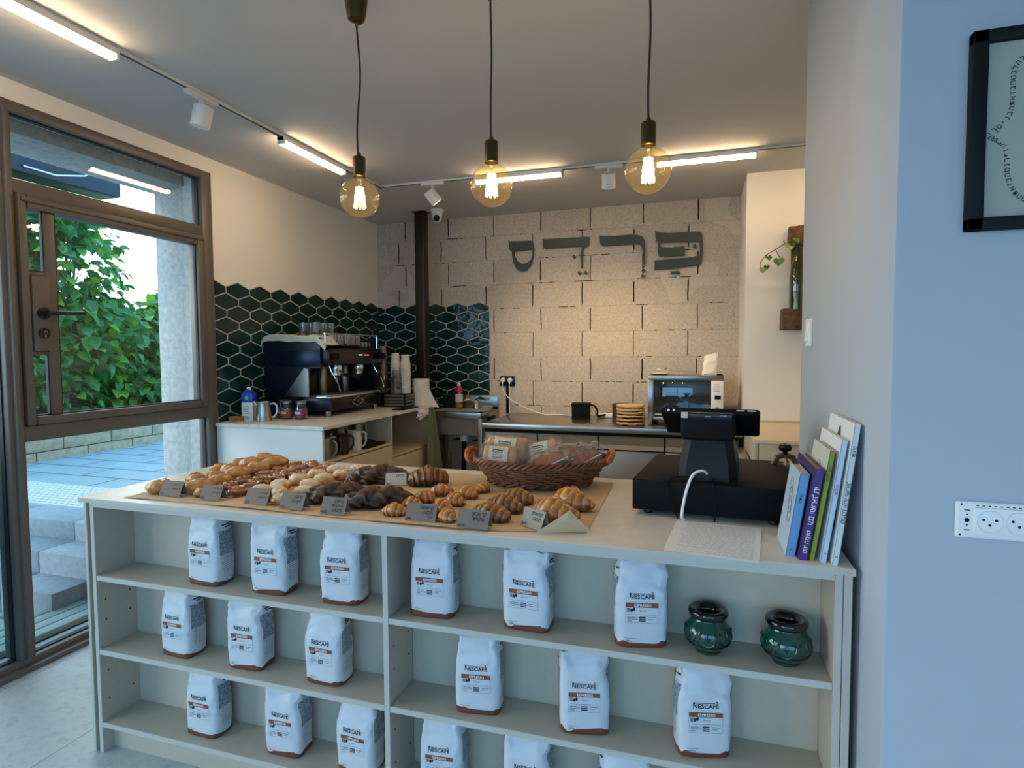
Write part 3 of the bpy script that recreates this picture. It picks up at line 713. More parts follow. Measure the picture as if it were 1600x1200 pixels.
for zz in (.53, .46, .28, .18):
    for yy in (1.475, 1.565): g.tube([(-1.937, yy, zz), (-1.9364, yy, zz)], .0028, 8); g.tube([(-.825, yy, zz), (-.8244, yy, zz)], .0028, 8)
g.build('shelf_pin_hole', black, t, org=o_)
g = G(); g.rbox((-1.987, 1.434, ZT - .0155), (.338, 2.225, ZT), .0015, seg=1); b = g.build('worktop', lam_top, org=(-.82, 1.8, ZT - .0155)); tag(b, 'long pale laminate worktop carrying the pastries, basket and till', 'worktop')
g = G(); g.box((-1.9875, 1.4332, ZT - .0152), (.3382, 1.4342, ZT - .0008)); g.box((-1.9882, 1.434, ZT - .0152), (-1.9868, 2.225, ZT - .0008)); g.build('edge_band', edge_m, b, org=(-.82, 1.8, ZT - .0155))

# ---- coffee bags
def coffee_bag(label, seed):
    r = random.Random(seed); t = thing('coffee_bag', label, 'coffee bag', (0, 0, 0), 0, 'white coffee bags on the open shelves')
    W, D, H = .0645, .044, .222; off = Vector((r.uniform(-50, 50), r.uniform(-50, 50), r.uniform(-50, 50)))
    lean = r.uniform(-.006, .006); twist = r.uniform(-.05, .05); topw = r.uniform(.86, 1.0); fold = r.uniform(.35, .6)
    def sec(z):
        s = z / H; w = W * (1.0 + .03 * math.sin(s * 3)) * (1 - (1 - topw) * max(0, (s - .55) / .45) ** 1.3)
        d = D * (1 - .12 * abs(s - .35)) * (1 - max(0, (s - .62) / .38) ** 1.5 * fold); return w, d
    def crump(p, z):
        s = z / H; a = .0022 + .010 * max(0, (s - .45) / .55) ** 1.2
        n = noise.noise_vector(Vector((p.x * 26, p.y * 26, z * 20)) + off) * a + noise.noise_vector(Vector((p.x * 60, p.y * 60, z * 55)) + off) * a * .6
        q = p + n; q.x += lean * s; q.z = max(.0002, q.z); return q
    def srf(ang, z, o=0.):
        w, d = sec(z); c, s_ = math.cos(ang), math.sin(ang); e = .42
        p = Vector((math.copysign(abs(c) ** e, c) * w, math.copysign(abs(s_) ** e, s_) * d, z))
        nrm = Vector((c / w, s_ / d, 0)).normalized(); q = crump(p, z); return q + nrm * o
    def front(x, z, o=.0011):
        h = tree_.ray_cast(Vector((x, -.3, z)), Vector((0, 1, 0)))[0]
        return (h if h else Vector((x, -D, z))) + Vector((0, -o, 0))
    def side(y, z, sg=1, o=.0011):
        h = tree_.ray_cast(Vector((sg * .3, y, z)), Vector((-sg, 0, 0)))[0]
        return (h if h else Vector((sg * W, y, z))) + Vector((sg * o, 0, 0))
    g = G(); nu, nv = 56, 34
    zs = [0, .004, .009, .014] + [.019 + (H - .019) * k / (nv - 5) for k in range(nv - 4)]
    bz = [.013 + .011 * noise.noise(Vector((math.cos(2 * PI * i / nu) * 2, math.sin(2 * PI * i / nu) * 2, 0)) + off) + .004 for i in range(nu)]
    vs = []; 
    for i in range(nu):
        for j, z in enumerate(zs):
            zz = bz[i] if j == 3 else z; q = srf(2 * PI * i / nu, zz); 
            if j == 0: q = Vector((q.x * .97, q.y * .97, .0002))
            vs.append(q)
    n_ = len(zs); fa = []; fb = []
    for i in range(nu):
        i2 = (i + 1) % nu
        for j in range(n_ - 1): (fb if j < 3 else fa).append((i * n_ + j, i2 * n_ + j, i2 * n_ + j + 1, i * n_ + j + 1))
    k = len(vs); g.put(vs, fa, 0); g.put(vs, fb, 1)
    tree_ = BVHTree.FromPolygons(vs, fa + fb)
    # folded-over top: two flaps bent towards the front and a crimped end
    top = [srf(2 * PI * i / nu, H) for i in range(nu)]; cen = sum(top, Vector()) / nu
    g.put(top + [q.lerp(cen, .55) + Vector((0, -.004, .006 + .003 * math.sin(i * .9 + seed))) for i, q in enumerate(top)] + [cen + Vector((0, -.004, .004))],
          [(i, (i + 1) % nu, nu + (i + 1) % nu, nu + i) for i in range(nu)] + [(nu + i, nu + (i + 1) % nu, 2 * nu) for i in range(nu)], 0)
    g.build('bag_body', [bag_w, bag_b], t, ang=50)
    g = G(); fx, fz = r.uniform(-.004, .004), H - r.uniform(.006, .016)
    g.grid(9, 5, lambda u, v: Vector((fx + (u - .5) * .096 * topw, -sec(H)[1] * (1 - v * .9) - .006 * math.sin(v * PI) - .002, fz + .016 * v + .004 * noise.noise(Vector((u * 6, v * 5, seed))))))
    g.build('folded_flap', bag_w, t, ang=60)
    # printing
    g = G(); F = front
    def rect(fn, x0, x1, z0, z1, m, n=6, nz=2):
        g.grid(n, nz, lambda u, v: fn(x0 + (x1 - x0) * u, z0 + (z1 - z0) * v), m)
    X = -.001; o2 = lambda x, z: F(x, z, .0017)
    g.text('NESCAFÉ', .0165, lambda x, y: F(X + x * .94, .1290 + y * .93), 0, .018)
    rect(F, X - .0315, X - .0265, .1385, .1432, 0, 2); rect(F, X - .0235, X + .0225, .1408, .1420, 0, 5); rect(F, X + .0245, X + .0282, .1436, .1462, 0, 2)
    rect(F, X - .041, X + .041, .1060, .1175, 1, 9); g.text('ESPRESSO', .0098, lambda x, y: o2(X + .002 + x, .1084 + y), 2, .02)
    for q, (a, b) in enumerate(((-.026, .098), (-.020, .1005))):
        g.put([F(X + a + .0042 * math.cos(w_) * .8, b + .0048 * math.sin(w_)) for w_ in [2 * PI * i / 10 for i in range(10)]], [tuple(range(10))], 0)
    for q in range(3): rect(F, X - .0375, X - .0305, .1015 - q * .0035, .1035 - q * .0035, 0, 2)
    g.text('BLEND', .0058, lambda x, y: F(X + .003 + x, .0955 + y), 3)
    rect(F, X - .036, X + .036, .0868, .0876, 3, 6)
    for q in range(3):
        z = .0795 - q * .0048; rect(F, X - .037, X - .037 + (.022, .026, .012)[q], z, z + .0018, 3, 3); rect(F, X - .008, X + .009, z, z + .0028, 0, 3)
        if q < 2: rect(F, X + .016, X + .036 - q * .008, z, z + .0016, 3, 3)
    for a, b in ((.0655, .0661), (.1055, .1061)): rect(F, X - .041, X + .041, a, b, 3, 7)
    for a in (-.0412, .0405): rect(F, X + a, X + a + .0006, .0658, .1058, 3, 2, 6)
    rect(F, -.046, -.018, .0245, .0255, 3, 4); g.text('1000 g', .0068, lambda x, y: F(-.034 + x, .0165 + y), 0)
    g.build('printed_label', [ink, band_m, ink_w, ink_g, panel_m], t, recalc=False, smooth=False)
    for sg in (1, -1):
        g = G(); S = lambda y, z: side(y, z, sg)
        rect(S, -.027, .027, .098, .178, 4, 8, 9)
        for q in range(9): rect(S, -.022 + .004 * (q % 3), .026, .092 - q * .0062, .0934 - q * .0062, 3, 5)
        rect(S, -.004, .026, .186, .190, 0, 4); rect(S, -.012, .026, .193, .197, 0, 4)
        g.build('side_print', [ink, band_m, ink_w, ink_g, panel_m], t, recalc=False, smooth=False)
    return t
protos = [coffee_bag('x', s) for s in (3, 11, 29)]
BAGS = [(-1.524, .622, -2, 'top', 'left', 'the window end'), (-1.271, .622, 1, 'top', 'left', 'the middle'), (-1.015, .622, 3, 'top', 'left', 'the divider'),
        (-.715, .622, 4, 'top', 'right', 'the divider'), (-.434, .622, -2, 'top', 'right', 'the middle'), (-.134, .622, 13, 'top', 'right', 'the green pots'),
        (-1.650, .365, -3, 'middle', 'left', 'the window end'), (-1.371, .365, 2, 'middle', 'left', 'the middle'), (-1.077, .365, -1, 'middle', 'left', 'the divider'),
        (-.580, .365, 8, 'middle', 'right', 'the divider'), (-.280, .365, 12, 'middle', 'right', 'the middle'), (.021, .365, 14, 'middle', 'right', 'the partition end'),
        (-1.552, .108, 0, 'bottom', 'left', 'the window end'), (-1.234, .108, 2, 'bottom', 'left', 'the middle'), (-.971, .108, -2, 'bottom', 'left', 'the divider'),
        (-.693, .108, 5, 'bottom', 'right', 'the divider'), (-.436, .108, 4, 'bottom', 'right', 'the middle'), (-.173, .108, 6, 'bottom', 'right', 'the partition end')]
used = set()
for i, (x, z, a, sh, bay, where) in enumerate(BAGS):
    p = protos[i % 3]; lab = 'white coffee bag on the %s shelf, %s bay, by %s' % (sh, bay, where)
    if i % 3 not in used: used.add(i % 3); b = p; b.location = (x, 1.525, z); b.rotation_euler = (0, 0, math.radians(a)); b['label'] = lab
    else: dup(p, (x, 1.525, z), math.radians(a), lab, scale=(1, 1, rnd.uniform(.965, .995)))

# ---- green glazed pots
def pot(loc, label, rz, tilt):
    t = thing('incense_pot', label, 'pot', loc, rz, 'green glazed pots on the top shelf')
    g = G(); g.lathe([(.0001, .0), (.028, .0), (.030, .003), (.029, .008), (.038, .014), (.050, .028), (.0545, .044), (.052, .058), (.044, .070), (.038, .076), (.036, .082)], 48, cap=False); g.build('body', M_pot, t, ang=60)
    g = G(); pr = [(.024 - .012 * math.cos(a) * 0 + .014 * math.cos(a) + .008, .091 + .0095 * math.sin(a) + .010 * (math.cos(a) + 1) * .35) for a in [2 * PI * k / 14 + PI for k in range(15)]]
    g.lathe([(.022, .070)] + [(.020, .086), (.022, .094), (.030, .101), (.038, .104), (.0445, .101), (.046, .094), (.043, .086), (.036, .081)], 48, cap=False); g.build('rim', M_potk, t, ang=60)
    g = G(); g.lathe([(.0001, .03), (.03, .035), (.024, .07)], 32, cap=False); g.build('inside', M_potk, t)
    g = G(); prof = [(.029, .008), (.038, .014), (.050, .028), (.0545, .044), (.052, .058), (.044, .070)]
    def S(a, z, o=.0006):
        for (r0, z0), (r1, z1) in zip(prof, prof[1:]):
            if z <= z1: break
        k = (z - z0) / (z1 - z0); r = r0 + (r1 - r0) * k + .0008 + o; return (r * math.cos(a), r * math.sin(a), z)
    def stroke(pts, w): g.tube([S(a, z, -w * .30 - .0004) for a, z in pts], [max(.0003, w * (1 - .5 * abs(2 * i / (len(pts) - 1) - 1))) for i in range(len(pts))], 6)
    for k in range(7):
        a0 = 2 * PI * k / 7
        stroke([(a0 + .40 * math.cos(PI * (1.0 + q / 12)), .056 + .026 * math.sin(PI * (1.0 + q / 12))) for q in range(13)], .0022)
        stroke([(a0 - .40, .056), (a0 - .34, .061), (a0 - .28, .058)], .0024); stroke([(a0 + .40, .056), (a0 + .34, .061), (a0 + .28, .058)], .0024)
        stroke([(a0, .060), (a0 + .02, .052), (a0, .042)], .0034); stroke([(a0 - .10, .050), (a0, .045), (a0 + .10, .050)], .0016)
        stroke([(a0 + PI / 7, .034), (a0 + PI / 7 + .03, .040), (a0 + PI / 7, .046)], .0018)
    for z in (.026, .0285): g.tube([S(2 * PI * i / 48, z, 0) for i in range(48)], .0009, 6, closed=True)
    g.tube([S(2 * PI * i / 48, .009, 0) for i in range(48)], .0013, 6, closed=True)
    g.build('painted_pattern', M_potk, t); t.rotation_euler = (tilt[0], tilt[1], rz); t.scale = (1.06,) * 3; return t
pot((.034, 1.522, .622), 'green glazed pot with black arches beside the white coffee bag', .2, (0, 0))
pot((.213, 1.520, .622), 'green glazed pot with black arches by the right end panel', 1.0, (0, 0))

# ================================================================ PASTRIES
def sheet(label, pts, mt, n=14, z0=ZT + .0004, curl=.0):
    """thin sheet of baking paper laid over four corner points"""
    P = [Vector(p) for p in pts]; sd = rnd.uniform(0, 50); g = G(); top = []
    def fn(u, v, dz=0.):
        q = (P[0].lerp(P[1], u)).lerp(P[3].lerp(P[2], u), v); e = min(u, 1 - u, v, 1 - v)
        z = z0 + .0012 * max(0, noise.noise(Vector((q.x * 9, q.y * 9, sd)))) + .004 * max(0, noise.noise(Vector((q.x * 5, q.y * 5, sd + 9)))) * max(0, 1 - e * 9)
        return (q.x, q.y, z + dz)
    g.grid(n, n, lambda u, v: fn(u, v, .0006)); g.grid(n, n, fn)
    o = g.build('baking_paper', mt, org=(P[0].x, P[0].y, ZT), ang=80); return tag(o, label, 'baking paper', 'baking paper under the pastries')
sheet('greyish baking paper sheet under the golden puffs at the window end', [(-1.83, 1.470), (-1.47, 1.478), (-1.50, 2.12), (-1.86, 2.10)], baking_d)
sheet('brown baking paper sheet under the pale floury rolls', [(-1.475, 1.472), (-1.17, 1.466), (-1.20, 2.13), (-1.49, 2.12)], baking, z0=ZT + .0022)
sheet('brown baking paper sheet under the dark chocolate loaves', [(-1.18, 1.464), (-.85, 1.462), (-.87, 2.14), (-1.20, 2.13)], baking, z0=ZT + .0012)
sheet('brown baking paper sheet under the mini croissants', [(-.875, 1.458), (-.60, 1.456), (-.63, 2.14), (-.89, 2.14)], baking, z0=ZT + .0026)
sheet('brown baking paper sheet under the large croissants and basket', [(-.615, 1.452), (-.275, 1.525), (-.285, 2.14), (-.64, 2.14)], baking, z0=ZT + .0012)
g = G() # turned-up paper corner
A, B_, Cc = Vector((-.405, 1.478, ZT + .003)), Vector((-.262, 1.535, ZT + .004)), Vector((-.318, 1.520, ZT + .060))
def flap(u, v): q = A.lerp(B_, u); top = Cc; return q.lerp(top, v) + Vector((0, -.012 * math.sin(v * PI) * (1 - abs(u - .5)), 0))
g.grid(12, 8, lambda u, v: flap(u, v * .98)); g.grid(12, 8, lambda u, v: flap(u, v * .98) + Vector((0, .0007, 0))); o = g.build('baking_paper', baking_b, org=A, ang=80)
tag(o, 'pale turned-up corner of baking paper in front of the front large croissant', 'baking paper', 'baking paper under the pastries')

def pastry(kind, seed):
    r = random.Random(seed); off = Vector((r.uniform(-90, 90),) * 3); g = G(); att = []
    def nz(p, f): return noise.noise(Vector(p) * f + off)
    def put(nu, nv, fn, closed=True):
        for i in range(nu):
            for j in range(nv):
                att.append(fn(i / nu, j / (nv - 1))[1])
        g.grid(nu, nv, lambda u, v: fn(u, v)[0], 0, closed)
    if kind in ('mini', 'big', 'choc', 'swirl'):
        L, R, bend, nl, lw = dict(mini=(.088, .027, .60, 3.2, .13), big=(.172, .046, 1.0, 5.0, .11), choc=(.112, .031, .22, 3.6, .13), swirl=(.165, .050, .18, 4.2, .17))[kind]
        rho = L / (2 * bend); tap = dict(mini=.82, big=.78, choc=.42, swirl=.38)[kind]
        def fn(u, v):
            t = 2 * v - 1; a = bend * t; s = abs(t) * nl + .25 * math.sin(2 * PI * u + seed); s = s - math.floor(s)
            R_ = R * (1 - tap * abs(t) ** 1.5) * math.sqrt(max(0, 1 - abs(t) ** 7)) * (1 + lw * (.5 - s))
            th = 2 * PI * u; cx, cy = rho * math.sin(a), rho * (1 - math.cos(a)) - L * bend * .12
            y = math.cos(th) * R_; z = math.sin(th) * R_ * .86
            p = Vector((cx - math.sin(a) * y * 1, cy + math.cos(a) * y, z + R * .62 * (1 - .35 * abs(t))))
            p += Vector((nz(p, 38), nz(p + Vector((5, 0, 0)), 38), nz(p + Vector((0, 5, 0)), 38))) * R * .13
            p.z = max(p.z, 0); return p, (1 - s) * .9 + .1 * nz(p, 60) + (.15 if z > 0 else -.35)
        put(24, 54, fn)
    elif kind == 'loaf':
        L, R = .118, .044
        def fn(u, v):
            t = 2 * v - 1; th = 2 * PI * u; env = (1 - abs(t) ** 2.2) ** .62 if abs(t) < 1 else 0
            ph = 2.0 * th * .5 + t * 5.5; big_ = abs(math.sin(ph + seed)); fine = math.sin(7 * (th - 2.2 * t) + 3 * big_)
            R_ = R * env * (.76 + .28 * big_ + .075 * fine)
            p = Vector((t * L, math.cos(th) * R_ * 1.12 + .006 * math.sin(t * 3), max(0, R * .55 * (.35 + .65 * env) + math.sin(th) * R_ * .82)))
            p += Vector((nz(p, 30), nz(p, 33), nz(p, 36))) * .0055; p.z = max(p.z, 0)
            return p, .30 * big_ + .5 * (fine * .5 + .5)
        put(64, 72, fn)
    elif kind in ('puff', 'roll'):
        a, b, c = dict(puff=(.048, .036, .043), roll=(.037, .027, .035))[kind]; px = 1.7 if kind == 'puff' else 2.6
        def fn(u, v):
            t = 2 * v - 1; th = 2 * PI * u; env = max(0, 1 - abs(t) ** px) ** .6
            skew = .35 * t if kind == 'puff' else .12 * t
            y = math.cos(th); z = math.sin(th); e = 1 + (.16 if kind == 'puff' else .15) * nz((t * 2, y, z), 1.5)
            if kind == 'puff': y, z = math.copysign(abs(y) ** .75, y), math.copysign(abs(z) ** 1.25, z)
            slit = math.exp(-((y - .25 * t) / .16) ** 2) * (1 if z > 0 else 0)
            zz = c * .45 + z * c * .62 * env * e * (1 - (.10 if kind == 'puff' else .34) * slit)
            p = Vector((t * a, y * b * env * e + skew * .012, max(0, zz)))
            p += Vector((nz(p, 45), nz(p, 50), nz(p, 55))) * (.0032 if kind == 'puff' else .003); p.z = max(0, p.z)
            lay = .55 + .35 * z - .5 * slit * (1 if kind == 'puff' else .3) + .3 * nz(p, 40) - (.4 if abs(t) > .85 else 0); return p, lay
        put(28, 30, fn)
    else: # swirled pecan pastry
        a, h = .036, .026
        def fn(u, v):
            th = 2 * PI * u; sp = math.sin(2 * PI * (2.6 * v - u)); rr = math.sin(min(1, v * 1.0) * PI * .5) if v < .8 else .951 + (v - .8) * .245
            e = 1 + .13 * math.sin(3 * th + seed) + .08 * nz((math.cos(th), math.sin(th), seed), 1.3)
            z = h * (max(0, 1 - v ** 3.2)) ** .7 * (1 + .24 * sp * (v > .06)) + h * .1 * nz((math.cos(th) * v * 3, math.sin(th) * v * 3, 1), 2)
            p = Vector((a * 1.16 * rr * e * math.cos(th), a * .84 * rr * e * math.sin(th), max(0, z))); return p, .45 + .45 * sp + .3 * nz(p, 70)
        put(36, 18, fn)
    mt = dict(puff=M_puff, pecan=M_pecan, roll=M_roll, loaf=M_loaf, swirl=M_swirl, mini=M_crois, choc=M_choc, big=M_crois)[kind]
    nm = dict(puff='puff_pastry', pecan='cinnamon_pastry', roll='floury_roll', loaf='chocolate_loaf', swirl='chocolate_twist', mini='mini_croissant', choc='chocolate_croissant', big='large_croissant')[kind]
    o = g.build(nm, mt, attr=att, ang=70); return o
def row(kind, cat, group, items, base):
    pr = [pastry(kind, s) for s in ((4, 17, 31) if len(items) > 2 else (4, 17)[:len(items)])]; first = [True] * len(pr)
    for i, (x, y, dz, rz, sc, lab) in enumerate(items):
        p = pr[i % len(pr)]
        if first[i % len(pr)]: o = p; first[i % len(pr)] = False
        else: o = p.copy(); C.objects.link(o)
        o.location = (x, y, ZT + base + dz); o.rotation_euler = (rnd.uniform(-.06, .06) if kind in ('puff', 'roll', 'pecan') else 0, rnd.uniform(-.08, .08) if kind in ('puff', 'roll', 'pecan') else 0, math.radians(rz)); o.scale = (sc,) * 3
        tag(o, lab, cat, group)
row('puff', 'puff pastry', 'golden puff pastries at the window end', [
 (-1.768, 1.560, 0, 20, 1.05, 'browned puff pastry lying left of the first price card'), (-1.789, 1.725, 0, -30, .80, 'small pale puff pastry at the outer edge behind the first price card'),
 (-1.634, 1.597, 0, 15, 1.10, 'big golden puff pastry just right of the first price card'), (-1.831, 1.890, 0, 60, .85, 'brown pointed puff pastry on the outer edge of the heap'),
 (-1.735, 1.765, 0, 10, .90, 'pale elongated puff pastry behind the big golden one'), (-1.640, 1.690, 0, 30, 1.0, 'golden puff pastry second in the column behind the first card'),
 (-1.800, 1.965, .0, 15, 1.05, 'long golden puff pastry at the back outer corner'), (-1.745, 1.850, .006, -20, .90, 'golden puff pastry propped in the middle of the outer edge'),
 (-1.648, 1.795, .004, 25, 1.15, 'largest glossy golden puff pastry in the middle of the heap'), (-1.725, 1.940, .018, 5, .95, 'golden puff pastry leaning on the back row'),
 (-1.650, 1.895, .006, 35, 1.10, 'glossy amber puff pastry before the topmost puff'), (-1.755, 2.050, .010, -10, 1.1, 'speckled puff pastry highest at the back of the heap'),
 (-1.650, 1.995, .010, 30, 1.15, 'plump golden puff pastry topmost at the back right of the heap'), (-1.590, 1.560, 0, 70, .62, 'small pale puff fragment behind the second price card')], .0015)
row('pecan', 'cinnamon pastry', 'glazed cinnamon pastries beside the puffs', [
 (-1.570, 1.665, 0, 10, .9, 'cinnamon pastry nearest the golden puffs in the second row'), (-1.590, 1.755, 0, 60, .9, 'dark glazed cinnamon pastry against the largest golden puff'),
 (-1.480, 1.600, 0, 110, 1.0, 'cinnamon pastry right behind the second price card'), (-1.480, 1.668, 0, 40, 1.0, 'shiny cinnamon pastry second behind the second price card'),
 (-1.510, 1.740, .004, 80, 1.0, 'cinnamon pastry in the middle of its column, third from the front'), (-1.575, 1.850, 0, 20, .95, 'pale cinnamon pastry touching the amber puff'),
 (-1.490, 1.812, 0, 150, 1.05, 'curled cinnamon pastry fourth back from the second card'), (-1.578, 1.930, 0, 10, .95, 'cinnamon pastry beside the plump topmost puff'),
 (-1.505, 1.890, .003, 50, .95, 'dark cinnamon pastry fifth back from the second card'), (-1.440, 1.850, 0, 95, .9, 'cinnamon pastry next to the pale rolls, mid column'),
 (-1.520, 1.965, 0, 30, 1.0, 'cinnamon pastry sixth back from the second card'), (-1.585, 2.045, 0, 75, .95, 'browned cinnamon pastry at the back beside the speckled puff'),
 (-1.510, 2.050, .004, 120, 1.0, 'round cinnamon pastry at the far back of the tray'), (-1.438, 2.060, 0, 15, .95, 'cinnamon pastry at the back corner by the floury rolls'),
 (-1.440, 1.930, 0, 45, .9, 'cinnamon pastry between the back corner and the pale rolls'), (-1.445, 1.995, 0, 100, .85, 'small cinnamon pastry just before the back corner one')], .0020)
row('roll', 'floury roll', 'pale floury rolls beside the chocolate loaves', [
 (-1.365, 2.000, 0, 20, 1.0, 'floury roll in the back row of rolls'), (-1.375, 1.890, 0, 40, 1.05, 'white floury roll third from the back of the outer column'),
 (-1.300, 1.830, 0, 70, 1.1, 'plump white floury roll against the first chocolate loaf'), (-1.285, 1.915, 0, 90, 1.0, 'upright white floury roll behind the plump one'),
 (-1.385, 1.800, 0, 55, 1.05, 'white floury roll with a deep slit in the middle of the rolls'), (-1.290, 1.735, 0, 15, 1.05, 'floury roll touching the tip of the first chocolate loaf'),
 (-1.395, 1.715, 0, 20, 1.0, 'golden floury roll beside the cinnamon pastries'), (-1.278, 2.030, 0, 20, 1.0, 'golden floury roll behind the white back price card'),
 (-1.405, 1.630, 0, 35, .95, 'white floury roll behind the third price card'), (-1.365, 1.660, .006, -10, .8, 'short browned floury roll on top behind the third price card'),
 (-1.320, 1.615, 0, 100, .9, 'sugared floury roll between the third and fourth price cards'), (-1.255, 1.655, 0, 10, .95, 'golden floury roll behind the fourth price card'),
 (-1.262, 1.545, 0, 85, .9, 'browned floury roll just right of the third price card')], .0032)
row('loaf', 'chocolate loaf', 'dark chocolate loaves', [
 (-1.105, 1.625, 0, 22, 1.02, 'dark chocolate loaf behind the fourth price card'), (-.945, 1.610, 0, 24, 1.02, 'dark ridged chocolate loaf beside the mini croissants'), (-1.120, 1.910, 0, 18, 1.04, 'dark chocolate loaf at the back, with a pointed far end')], .0036)
row('swirl', 'chocolate twist', None, [(-.925, 1.925, 0, 30, .92, 'brown chocolate twist with swirled layers at the back by the mini croissants')], .0035)
row('mini', 'mini croissant', 'mini croissants on brown paper', [
 (-.845, 1.530, 0, 10, .98, 'mini croissant nearest the front, left of its price card'), (-.832, 1.618, 0, 0, .92, 'mini croissant second from the front in the outer column'),
 (-.828, 1.690, 0, 30, 1.0, 'mini croissant third from the front in the outer column'), (-.815, 1.790, 0, 20, 1.05, 'mini croissant at the back of the outer column by the chocolate twist'),
 (-.722, 1.610, 0, -28, 1.0, 'glossy mini croissant right behind the mini croissant price card'), (-.715, 1.690, 0, -30, 1.02, 'mini croissant in the middle of the inner column'),
 (-.715, 1.785, 0, -20, 1.05, 'mini croissant second from the back of the inner column'), (-.697, 1.868, 0, 75, .85, 'mini croissant standing end on by the basket'),
 (-.668, 1.520, 0, -40, .95, 'dark baked mini croissant half hidden by its price card')], .0045)
row('choc', 'chocolate croissant', 'chocolate croissants', [
 (-.558, 1.570, 0, -15, 1.12, 'chocolate croissant behind its price card, nearest the front'), (-.548, 1.668, 0, -10, 1.12, 'chocolate croissant in the middle of the row of three'), (-.540, 1.770, 0, -14, 1.08, 'chocolate croissant just before the wicker basket')], .0035)
row('big', 'croissant', 'large butter croissants', [
 (-.375, 1.625, .0, -28, 1.0, 'large butter croissant behind the turned-up paper corner'), (-.352, 1.765, 0, -34, .98, 'large butter croissant between the front croissant and the basket')], .0035)

# ---- price cards
def price_card(loc, rz, w, lines, price, label, mt=card_m, h=.052, tilt=.44, scr=False):
    t = thing('price_card', label, 'price card', loc, rz, 'folded price cards')
    d, z = h * math.sin(tilt), h * math.cos(tilt); th = .0007
    g = G()
    g.prism([(-w / 2, 0, 0), (w / 2, 0, 0), (w / 2, d, z), (-w / 2, d, z)], (0, th, 0)); g.prism([(-w / 2, 2 * d * .8, 0), (w / 2, 2 * d * .8, 0), (w / 2, d, z), (-w / 2, d, z)], (0, th, 0))
    g.build('folded_card', mt, t, smooth=False)
    g = G(); P = lambda x, s: (x, s * math.sin(tilt) - .0006, s * math.cos(tilt) + .0002)
    r = random.Random(len(label))
    def scrib(x0, x1, s, a):
        x = x0
        while x < x1:
            k = r.choice((0, 1, 2)); q = [(x, s + a * r.uniform(-.1, .2)), (x + a * .3, s + a * r.uniform(.6, 1)), (x + a * .6, s + a * r.uniform(.5, 1)), (x + a * .65, s + a * r.uniform(-.2, .1))][: 3 + (k > 0)]
            g.tube([P(*v) for v in q], .00055, 4, flat=.5); x += a * 1.0
    for k, ln in enumerate(lines):
        s = h * (.70 - k * .27)
        if ln is None: scrib(w * .06, w * .42, s, h * .13)
        else: g.text(heb(ln), h * .27, lambda x, y: P(w * (.40 - .02 * k) + x * .92, s + y), 0, .012, 'RIGHT')
    g.text(price, h * .21, lambda x, y: P(-w * .44 + x, h * .08 + y), 0, .014, 'LEFT')
    g.build('handwriting', ink, t, recalc=False, smooth=False); return t
z = ZT + .0045
price_card((-1.689, 1.520, z), 0, .088, [None, None], '₪5', 'grey price card in front of the golden puffs, nearest the window')
price_card((-1.514, 1.514, z), 0, .081, [None, None], '₪5', 'grey price card in front of the cinnamon pastries')
price_card((-1.325, 1.505, z), math.radians(-3), .091, [None, None], '₪5', 'grey price card in front of the pale floury rolls')
price_card((-1.181, 1.490, z), math.radians(-4), .089, ['קראנץ', 'פיסטוק'], '₪22', 'grey price card with two written lines before the first chocolate loaf')
price_card((-1.026, 1.479, z), 0, .084, ['קראנץ', 'שוקולד', 'ולוטוס'], '₪22', 'grey price card with three written lines before the ridged chocolate loaf')
price_card((-.742, 1.484, z), 0, .094, ['קרואסון', 'חמאה', "יח'"], '₪5', 'grey price card in front of the mini croissants')
price_card((-.577, 1.464, z), math.radians(-3), .093, ['קרואסון', 'שוקולד'], '₪14', 'grey price card in front of the chocolate croissants')
price_card((-.428, 1.516, z), math.radians(-32), .082, ['קרואסון', 'חמאה'], '₪14', 'grey price card turned aside in front of the large croissants', pbr('mid_grey_card', (158, 146, 132), .8), .052)
price_card((-1.285, 1.945, z), math.radians(16), .062, ['קראנץ'], '₪22', 'small pale price card among the rolls behind the back row', card_w, .034)
price_card((-1.030, 1.875, z), math.radians(22), .074, ['קראנץ'], '₪22', 'pale price card between the back chocolate loaf and the chocolate twist', card_w, .046)
# ================================================================ BASKET AND SANDWICHES
t = thing('wicker_basket', 'oval brown wicker basket with orange handles, full of wrapped sandwiches', 'basket', (-.542, 2.055, ZT + .006), math.radians(9)); t.scale = (.94, .97, 1.08)
def ell(a, b, z, n=96, ph=0, wob=0., k=0): return [((a + wob * math.sin(k * 2 * PI * i / n + ph)) * math.cos(2 * PI * i / n), (b + wob * math.sin(k * 2 * PI * i / n + ph)) * math.sin(2 * PI * i / n), z + 0 * i) for i in range(n)]
g = G()
for r_ in range(9):
    s = r_ / 8; g.tube(ell(.190 + .062 * s, .118 + .056 * s, .008 + .066 * s, 160, PI * (r_ % 2), .0042, 20), .0042, 6, closed=True)
g.build('woven_side', wick, t)
g = G()
for k in range(40):
    a = 2 * PI * k / 40; g.tube([(.188 * math.cos(a), .117 * math.sin(a), .002), (.256 * math.cos(a), .178 * math.sin(a), .078)], .0028, 6)
g.build('stake', wick, t)
g = G()
for ph in range(4):
    g.tube([((.262 + .0075 * math.cos(16 * 2 * PI * i / 200 + ph * PI / 2)) * math.cos(2 * PI * i / 200), (.183 + .0075 * math.cos(16 * 2 * PI * i / 200 + ph * PI / 2)) * math.sin(2 * PI * i / 200), .083 + .0085 * math.sin(16 * 2 * PI * i / 200 + ph * PI / 2)) for i in range(200)], .0052, 6, closed=True)
